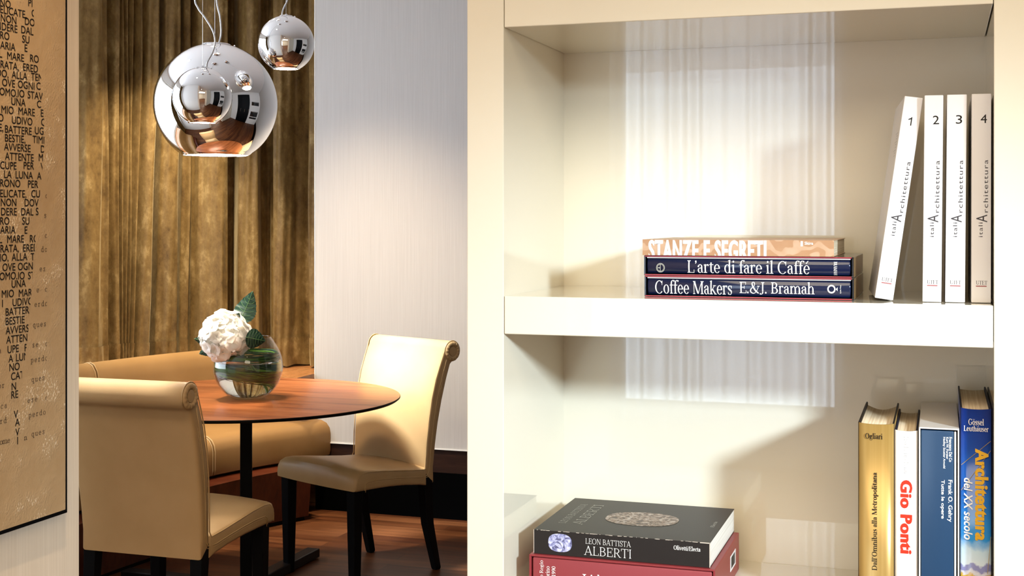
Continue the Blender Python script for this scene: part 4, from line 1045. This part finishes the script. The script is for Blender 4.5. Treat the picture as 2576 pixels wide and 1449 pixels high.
# --- stack on the middle shelf
GS = 'coffee book stack on the middle shelf'
def slip_lying(name, loc, label, w, h, d, spineM, red_top=True):
    t = book_root(name, loc, label, GS)
    e = 0.0024
    bm = bmesh.new()
    abox(bm, 0, w, 0, d, 0, e, 0.0006); abox(bm, 0, w, 0, d, h-e, h, 0.0006)
    abox(bm, 0, e, 0, d, e, h-e); abox(bm, w-e, w, 0, d, e, h-e); abox(bm, e, w-e, d-e, d, e, h-e)
    obj('slipcase', bm, M['slip_black'], t)
    bm = bmesh.new()
    abox(bm, 0.001, w-0.003, -0.0006, 0.0008, 0.0004, 0.0021, 0.0004); abox(bm, 0.001, w-0.003, -0.0006, 0.0008, h-0.0021, h-0.0004, 0.0004)
    obj('case_edge', bm, M['slip_red'], t)
    obj('side_sheet', box(w, w+0.0004, 0.012, d-0.002, 0.001, h-0.001), M['slip_brown'], t)
    bm = bmesh.new(); n = 12; rows = []; z0, z1 = 0.0034, h-0.0036
    for x in (0.0045, 0.0062, w-0.0062, w-0.0045):
        e_ = 0.0012 if x in (0.0045, w-0.0045) else 0.0
        rows.append([bm.verts.new((x, 0.05, z0))]+[bm.verts.new((x, 0.0052-0.0040*(1-(2*k/n-1)**2)+e_, z0+(z1-z0)*k/n)) for k in range(n+1)]+[bm.verts.new((x, 0.05, z1))])
    for a, b in zip(rows, rows[1:]):
        for k in range(n+2): bm.faces.new((a[k], b[k], b[k+1], a[k+1]))
    bm.faces.new(rows[0]); bm.faces.new(rows[-1][::-1])
    obj('book_spine', bm, spineM, t, 50)
    obj('jacket_edge', box(0.0045, w-0.0045, 0.0008, 0.05, h-0.0044, h-0.0027, 0.0005), M['slip_edge'], t)
    return t
W2 = 0.3255
t = slip_lying('slipcased_book', (-0.4505, 2.053, 1.3258), 'navy slipcased book on coffee makers, lowest of the upper stack', W2, 0.0338, 0.245, M['navy'])
y0 = 0.0012
def convex(h):
    def f(q): k = (q.z-0.0034)/(h-0.0070); return Vector((q.x, 0.0052-0.0040*(1-(2*k-1)**2), q.z))
    return f
bm = bmesh.new(); cv_ = convex(0.0338)
put(bm, 'Coffee Makers', 'serif', (0.0172, y0, 0.0048), X, Z, 0.1224, 0.0222, bend=cv_); put(bm, 'E.&J. Bramah', 'serif', (0.1515, y0, 0.0062), X, Z, 0.1152, 0.0205, bend=cv_)
obj('title_lettering', bm, M['white_ink'], t)
bm = bmesh.new()
oval(bm, (0, y0, 0), X, Z, 0.2920, 0.0166, 0.0062, 0.0066, 0.0004, 32, 2, 0.66)
bm.faces.new([bm.verts.new((x, y0-0.0004, z)) for x, z in ((0.2985, 0.0166), (0.3012, 0.0136), (0.3012, 0.0196))])
put(bm, 'Quiller Press', 'plain', (0.3068, y0, 0.0100), Z, -X, 0.0130, 0.0022, bend=cv_)
obj('publisher_emblem', bm, M['white_ink'], t)
t = slip_lying('slipcased_book', (-0.4512, 2.053, 1.3598), 'navy slipcased Italian coffee book, middle of the upper stack', W2+0.0002, 0.0320, 0.245, M['navy'])
bm = bmesh.new(); put(bm, "L'arte di fare il Caffé", 'serif', (0.0696, y0, 0.0046), X, Z, 0.1905, 0.0212, bend=convex(0.0320)); obj('title_lettering', bm, M['white_ink'], t)
bm = bmesh.new(); oval(bm, (0, y0, 0), X, Z, 0.0266, 0.0124, 0.0070, 0.0074, 0.0004, 36, 2, 0.90); oval(bm, (0, y0, 0), X, Z, 0.0266, 0.0124, 0.0056, 0.0060, 0.0004, 36, 2, 0.88)
quad(bm, (0, y0, 0), X, Z, 0.0258, 0.0266, 0.0066, 0.0182); quad(bm, (0, y0, 0), X, Z, 0.0225, 0.0262, 0.0117, 0.0129)
obj('publisher_emblem', bm, M['silver_ink'], t)
bm = bmesh.new(); put(bm, 'BRAMAH', 'serifbold', (0.2962, y0, 0.0246), -Z, X, 0.0206, 0.0052, bend=convex(0.0320)); obj('author_lettering', bm, M['white_ink'], t)

def patterned_cover():
    m = mat('tan_scroll_cover', (0.5, 0.3, 0.17), 0.35); t = NT(m)
    v = t.coord((1, 1, 1)); w_ = t.n('ShaderNodeTexWave', wave_type='RINGS'); w_.inputs['Scale'].default_value = 13; w_.inputs['Distortion'].default_value = 7
    w_.inputs['Detail'].default_value = 1.2; w_.inputs['Detail Scale'].default_value = 3; t.l(v, w_.inputs['Vector'])
    n_ = t.noise(t.coord((1, 1, 1)), 60, 2, 0.5)
    a = t.ramp(w_.outputs['Fac'], [(0.42, (0.40, 0.20, 0.09)), (0.50, (0.56, 0.36, 0.22)), (0.75, (0.60, 0.41, 0.28))])
    t.base(t.mixc(n_, a, (0.47, 0.27, 0.14))); return m
M['scroll_cover'] = patterned_cover()
t = book_root('paperback', (-0.4530, 2.050, 1.3922), 'tan patterned paperback with cut-off white title, on top of the upper stack', GS)
bm = bmesh.new(); W3, H3, D3 = 0.2985, 0.0252, 0.25
abox(bm, 0, W3, 0, D3, 0, 0.0008); abox(bm, 0, W3, 0, D3, H3-0.0008, H3); abox(bm, 0, W3, 0, 0.0008, 0.0008, H3-0.0008)
obj('cover', bm, M['scroll_cover'], t)
obj('page_block', box(0.0015, W3-0.0015, 0.0009, D3-0.003, 0.0009, H3-0.0009), M['pages_tan'], t)
bm = bmesh.new(); put(bm, 'STANZE E SEGRETI', 'cond', (0.0095, 0, -0.0088), X, Z, 0.187, 0.0335, 0.0003, [((0, 0.0089, 0), (0, -1, 0))]); put(bm, 'Skira', 'bold', (0.2545, 0, 0.0182), X, Z, 0.0130, 0.0046); quad(bm, (0, 0, 0), X, Z, 0.2485, 0.2520, 0.0158, 0.0236)
obj('title_lettering', bm, M['white_ink'], t)

# --- lower shelf, lying stack
GL = 'stack of large books on the lower shelf'
M['red_case'] = gloss('red_slipcase', (0.235, 0.030, 0.034), 0.38, 0.35); M['red_book'] = gloss('red_cloth_spine', (0.27, 0.045, 0.052), 0.42, 0.35)
t = book_root('slipcased_book', (-0.6405, 2.040, 0.8365), 'thick red slipcased book under the dark paperback', GL)
w, h, d, e = 0.3055, 0.0640, 0.256, 0.0035
bm = bmesh.new()
abox(bm, 0, w, 0, d, 0, e, 0.0012); abox(bm, 0, w, 0, d, h-e, h, 0.0012); abox(bm, 0, e, 0.0004, d, e*.6, h-e*.6, 0.0008); abox(bm, w-e, w, 0.0004, d, e*.6, h-e*.6, 0.0008); abox(bm, e, w-e, d-e, d, e, h-e)
obj('slipcase', bm, M['red_case'], t)
obj('book_spine', box(0.0058, w-0.0050, 0.001, 0.2, e, h-e-0.0010, 0.0025, 3), M['red_book'], t, 40)
bm = bmesh.new(); y0 = 0.001
put(bm, 'Il Teatro Regio', 'serif', (0.0256, y0, 0.0), Z, -X, 0.0555, 0.0080, 0.0003, [((0.006, 0, 0), (-1, 0, 0))]); put(bm, 'di Torino', 'serif', (0.0350, y0, 0.0135), Z, -X, 0.0332, 0.0074); put(bm, '1740-1990', 'serif', (0.0451, y0, 0.0105), Z, -X, 0.0368, 0.0066)
put(bm, "L'Arcano", 'serif', (0.0905, y0, 0.0185), X, Z, 0.092, 0.0215)
obj('title_lettering', bm, M['white_ink'], t)
bm = bmesh.new(); xs = w+0.0002
abox(bm, w, xs+0.0002, 0.156, 0.214, 0.020, 0.046); st = obj('sticker', bm, M['white_card'], t)
bm = bmesh.new(); yy = 0.160; rg = random.Random(2)
while yy < 0.205: 
    wd_ = rg.choice((0.001, 0.002, 0.0035)); quad(bm, (xs+0.0002, 0, 0), Y, Z, yy, yy+wd_, 0.024, 0.043); yy += wd_+rg.choice((0.001, 0.002))
obj('barcode', bm, M['ink_black'], st)

M['alb_cover'] = gloss('charcoal_cover', (0.022, 0.018, 0.016), 0.40, 0.22); M['worn_edge'] = mat('worn_paper_edge', (0.6, 0.52, 0.44), 0.8)
t = book_root('paperback', (-0.6345, 2.047, 0.9008), 'thick charcoal paperback with an oval portrait relief, on the red case', GL)
w, h, d = 0.2905, 0.0392, 0.255
bm = bmesh.new()
abox(bm, 0, w, 0, d, h-0.0009, h, 0.0003); abox(bm, 0, w, 0, d, 0, 0.0009, 0.0003); abox(bm, 0, w, 0, 0.0011, 0.0003, h-0.0003, 0.0005)
obj('cover', bm, M['alb_cover'], t)
obj('page_block', box(0.0012, w-0.0006, 0.0012, d-0.001, 0.0010, h-0.0010), M['pages_z'], t)
bm = bmesh.new(); rg = random.Random(8); x = 0.002
while x < w-0.004:
    l = rg.uniform(0.0008, 0.006)
    if rg.random() < 0.42: abox(bm, x, min(x+l, w), -0.00012, 0.0006, h-0.0002-rg.uniform(0, 0.0005), h+0.00006)
    x += l
abox(bm, -0.0002, 0.0006, -0.0002, 0.0006, 0.001, h); abox(bm, w-0.016, w, -0.0002, 0.0010, h-0.0012, h+0.0001); abox(bm, w-0.001, w+0.0002, -0.0002, 0.001, 0.0005, h)
obj('worn_edge', bm, M['worn_edge'], t)
bm = bmesh.new(); Yf = 0
put(bm, 'LEON BATTISTA', 'serifthin', (0.0881, 0, 0.0225), X, Z, 0.0752, 0.0094); put(bm, 'ALBERTI', 'serifthin', (0.0855, 0, 0.0045), X, Z, 0.0780, 0.0150); put(bm, 'Olivetti/Electa', 'serifbold', (0.2325, 0, 0.0240), X, Z, 0.0428, 0.0076)
obj('spine_lettering', bm, M['white_ink'], t)
bm = bmesh.new()
put(bm, 'LEON BATTISTA', 'hairline', (0.0375, 0.058, h), Y, -X, 0.148, 0.0125); put(bm, 'ALBERTI', 'hairline', (0.0665, 0.055, h), Y, -X, 0.152, 0.0185); put(bm, 'Electa', 'serif', (0.2790, 0.105, h), Y, -X, 0.040, 0.0065)
obj('cover_lettering', bm, M['silver_ink'], t)
def relief(name, c0, c1, c2):
    m = mat(name, c1, 0.35, spec=0.4); t_ = NT(m); x = t_.n('ShaderNodeTexNoise'); x.inputs['Scale'].default_value = 70; x.inputs['Detail'].default_value = 5
    x.inputs['Roughness'].default_value = 0.55; x.inputs['Distortion'].default_value = 2.2; t_.l(t_.coord((1, 1, 1), loc=(.31, .17, .05)), x.inputs['Vector'])
    t_.base(t_.ramp(x.outputs['Fac'], [(0.38, c0), (0.50, c1), (0.64, c2)])); t_.bump(x.outputs['Fac'], 0.7, 0.004); return m
M['relief_blue'] = relief('blue_relief_print', (0.06, 0.06, 0.13), (0.30, 0.31, 0.55), (0.70, 0.70, 0.86)); M['relief_bronze'] = relief('bronze_relief_print', (0.035, 0.02, 0.015), (0.22, 0.14, 0.09), (0.50, 0.44, 0.40))
obj('spine_medallion', oval(bmesh.new(), (0, 0, 0), X, Z, 0.0450, 0.0205, 0.0200, 0.0148, 0.0004, 48, 2.6), M['relief_blue'], t)
obj('cover_medallion', oval(bmesh.new(), (0, 0, h), X, Y, 0.1535, 0.126, 0.0620, 0.0500, 0.0004, 60, 2.3), M['relief_bronze'], t)

# --- lower shelf, upright books (top of lower shelf z = 0.836)
GU = 'upright books on the lower shelf'
ZB = 0.8363
def hardback(kind, loc, label, w, h, d, jm, bm_, boards, rot=(0, 0, 0), proud=0.004, round_=0.004, sag=0.004):
    t = book_root(kind, loc, label, GU, rot)
    b = 0.0028
    bm = bmesh.new()
    abox(bm, 0, b, 0.003, d, 0, h, 0.0012); abox(bm, w-b, w, 0.003, d, 0, h, 0.0012)
    obj('boards', bm, boards, t, 40)
    # curved spine jacket with the turned-in top edge
    bm = bmesh.new(); n = 14; lo = []; hi = []; li = []; hi2 = []
    for i in range(n+1):
        f = i/n; x = w*f; y = -round_*math.sin(PI*f)**0.8+0.004*(abs(2*f-1)**6)
        zz = h-0.001-(0.0012*math.sin(PI*f))
        lo.append(bm.verts.new((x, y, 0))); hi.append(bm.verts.new((x, y, zz))); hi2.append(bm.verts.new((min(max(x, 0.001), w-0.001), y+0.0010, zz+0.0002))); li.append(bm.verts.new((x, y+0.0010, zz-0.01)))
    for i in range(n):
        bm.faces.new((lo[i], lo[i+1], hi[i+1], hi[i])); bm.faces.new((hi[i], hi[i+1], hi2[i+1], hi2[i])); bm.faces.new((hi2[i], hi2[i+1], li[i+1], li[i]))
    for s, q in ((0, 0.0), (n, w)):                          # short turn onto the boards
        x = q+(-0.0003 if s == 0 else 0.0003)
        a, c = bm.verts.new((x, d-0.01, 0)), bm.verts.new((x, d-0.01, h-0.001)); A, B = lo[s], hi[s]
        bm.faces.new((A, B, c, a) if s == 0 else (A, a, c, B))
    obj('jacket', bm, jm, t, 50)
    # page block, hollowed at the top
    bm = bmesh.new(); n = 12; x0, x1 = b+0.0004, w-b-0.0004; T = []
    for yy in (0.0035, d*0.5, d-0.006):
        row = []
        for i in range(n+1):
            f = i/n; row.append(bm.verts.new((x0+(x1-x0)*f, yy-(0.004*math.sin(PI*f) if yy < 0.01 else 0), h-0.005-sag*0.35*math.sin(PI*f)*(yy/d))))
        T.append(row)
    Bv = [[bm.verts.new((v.co.x, v.co.y, 0.004)) for v in r] for r in (T[0], T[-1])]
    for a, c in zip(T, T[1:]):
        for i in range(n): bm.faces.new((a[i], a[i+1], c[i+1], c[i]))
    for i in range(n):
        bm.faces.new((Bv[0][i], Bv[0][i+1], T[0][i+1], T[0][i])); bm.faces.new((T[-1][i], T[-1][i+1], Bv[1][i+1], Bv[1][i]))
    obj('page_block', bm, M['pages_x'], t, 40)
    return t
def spine_y(w, round_, xc):
    f = xc/w; return -round_*math.sin(PI*f)**0.8+0.004*(abs(2*f-1)**6)
def gold_mat():
    m = mat('gold_foil_jacket', (0.50, 0.32, 0.10), 0.28, metal=0.35, spec=0.5); t_ = NT(m)
    f = t_.noise(t_.coord((160, 2, 0.8)), 1.0, 3, 0.5); t_.base(t_.ramp(f, [(0.3, (0.37, 0.225, 0.060)), (0.7, (0.46, 0.295, 0.095))])); return m
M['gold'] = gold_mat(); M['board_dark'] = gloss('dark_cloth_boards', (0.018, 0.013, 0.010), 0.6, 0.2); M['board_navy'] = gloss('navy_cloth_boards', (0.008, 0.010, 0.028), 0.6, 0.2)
M['white_jacket'] = gloss('white_jacket', (0.80, 0.77, 0.75), 0.3)
wg, hg = 0.0530, 0.3055
t = hardback('hardback_book', (-0.1185, 2.047, ZB), 'thick gold-jacketed hardback, first of the upright row', wg, hg, 0.232, M['gold'], None, M['board_dark'], sag=0.02)
bm = bmesh.new(); yy = -0.0043
put(bm, 'Ogliari', 'serifbold', (0.0108, yy, 0.2792), X, Z, 0.0252, 0.0110, 0.0002); put(bm, "Dall'Omnibus alla Metropolitana", 'serifbold', (0.0300, yy, 0.0830), Z, -X, 0.1480, 0.0098, 0.0002)
obj('title_lettering', bm, M['ink_black'], t)
ww, hw_ = 0.0335, 0.2970
t = hardback('hardback_book', (-0.0652, 2.047, ZB), 'white-jacketed hardback with red title, between gold book and blue slipcase', ww, hw_, 0.225, M['white_jacket'], None, M['board_navy'], round_=0.0015)
bm = bmesh.new(); yy = -0.0019; put(bm, 'Lisa Licitra Ponti', 'hairline', (0.0136, yy, 0.2867), -Z, X, 0.0545, 0.0064, 0.0002); obj('author_lettering', bm, M['pale_ink'], t)
bm = bmesh.new(); put(bm, 'Gio Ponti', 'heavy', (0.0084, yy, 0.2217), -Z, X, 0.1110, 0.0172, 0.0002); obj('title_lettering', bm, M['red_ink'], t)

M['slip_white'] = gloss('white_slipcase', (0.74, 0.70, 0.66), 0.4); M['teal_navy'] = gloss('slate_blue_jacket', (0.017, 0.052, 0.115), 0.28)
t = book_root('slipcased_book', (-0.0303, 2.043, ZB), 'slate blue book in a white slipcase, third of the upright row', GU)
w, h, d, e = 0.0572, 0.3025, 0.285, 0.0022
bm = bmesh.new()
abox(bm, 0, e, 0, d, 0, h, 0.0006); abox(bm, w-e, w, 0, d, 0, h, 0.0006); abox(bm, e*.4, w-e*.4, 0, d, h-e, h, 0.0006); abox(bm, e, w-e, 0, d, 0, e); abox(bm, e, w-e, d-e, d, e, h-e)
obj('slipcase', bm, M['slip_white'], t)
obj('book_spine', box(e+0.0008, w-e-0.0052, 0.0022, 0.2, e, h-e-0.0022, 0.0016, 3), M['teal_navy'], t, 40)
obj('board_edge', box(w-e-0.0048, w-e-0.0020, 0.0015, 0.2, e, h-e-0.0026, 0.0008), M['slip_white'], t)
obj('gap_shadow_board', box(e, w-e, 0.010, 0.19, h-e-0.0022, h-e), M['board_navy'], t)  # dark board stands in for the shade in the gap above the spine
bm = bmesh.new(); yy = 0.0022
for txt, x, z1, ln, hh in (('Francesco Dal Co', 0.0429, 0.2895, 0.0370, 0.0043), ('Kurt W. Forster', 0.0388, 0.2892, 0.0328, 0.0034), ('Hadley Soutier Arnold', 0.0338, 0.2892, 0.0467, 0.0040)):
    put(bm, txt, 'bold', (x, yy, z1), -Z, X, ln, hh)
obj('author_lettering', bm, M['white_ink'], t)
bm = bmesh.new(); put(bm, 'Frank O. Gehry', 'bold', (0.0400, yy, 0.2258), -Z, X, 0.0626, 0.0077); put(bm, 'Tutte le opere', 'bold', (0.0305, yy, 0.2252), -Z, X, 0.0578, 0.0062); obj('title_lettering', bm, M['white_ink'], t)

def sky_jacket():
    m = mat('blue_sky_jacket', (0.02, 0.1, 0.5), 0.12, spec=0.55); t_ = NT(m)
    c = t_.n('ShaderNodeTexCoord'); sp = t_.n('ShaderNodeSeparateXYZ'); t_.l(c.outputs['Object'], sp.inputs[0])
    n_ = t_.noise(t_.coord((1, 1, 1)), 45, 3, 0.5)
    a = t_.n('ShaderNodeMath', operation='MULTIPLY_ADD'); a.inputs[1].default_value = 0.035; t_.l(n_, a.inputs[0]); t_.l(sp.outputs['Z'], a.inputs[2])
    r = t_.n('ShaderNodeMapRange'); r.inputs['From Min'].default_value = 0.0; r.inputs['From Max'].default_value = 0.36; t_.l(a.outputs[0], r.inputs[0])
    t_.base(t_.ramp(r.outputs[0], [(0.0, (0.55, 0.33, 0.01)), (0.285, (0.62, 0.40, 0.015)), (0.286, (0.62, 0.63, 0.72)), (0.300, (0.62, 0.63, 0.72)), (0.302, (0.24, 0.25, 0.50)), (0.326, (0.24, 0.25, 0.50)), (0.330, (0.62, 0.72, 0.80)), (0.395, (0.50, 0.66, 0.78)), (0.435, (0.02, 0.28, 0.70)), (0.62, (0.010, 0.13, 0.52)), (0.85, (0.006, 0.045, 0.30)), (1.0, (0.004, 0.022, 0.19))]))
    return m
M['sky_jacket'] = sky_jacket(); M['yellow_line'] = mat('ochre_line', (0.45, 0.30, 0.06), 0.5)
wb, hb = 0.0440, 0.3340
t = hardback('hardback_book', (0.0283, 2.049, ZB), 'tall blue jacketed hardback with ochre title, last of the upright row', wb, hb, 0.265, M['sky_jacket'], None, M['board_navy'], round_=0.0030)
yy = -0.0036
bm = bmesh.new(); put(bm, 'Gössel', 'serifbold', (0.0115, yy, 0.3088), X, Z, 0.0215, 0.0098, 0.0002); put(bm, 'Leuthäuser', 'serifbold', (0.0050, yy, 0.2996), X, Z, 0.0345, 0.0086, 0.0002); obj('author_lettering', bm, M['white_ink'], t)
bm = bmesh.new(); put(bm, 'Architettura', 'heavy', (0.0207, yy, 0.2745), -Z, X, 0.1362, 0.0188, 0.0002); obj('title_lettering', bm, M['ochre_ink'], t)
bm = bmesh.new(); put(bm, 'del XX secolo', 'italic', (0.0052, yy, 0.2303), -Z, X, 0.0915, 0.0120, 0.0002); obj('subtitle_lettering', bm, M['white_ink'], t)
bm = bmesh.new()
for (xa, za, xb, zb) in ((0.0015, 0.2490, 0.0425, 0.2860), (0.0015, 0.2115, 0.0425, 0.2720), (0.0380, 0.090, 0.0428, 0.145)):
    tube(bm, [(xa, -0.0028, za), ((xa+xb)/2, -0.0036, (za+zb)/2), (xb, -0.0028 if xb < .04 else -0.0016, zb)], 0.00035, 5)
obj('jacket_lines', bm, M['yellow_line'], t)
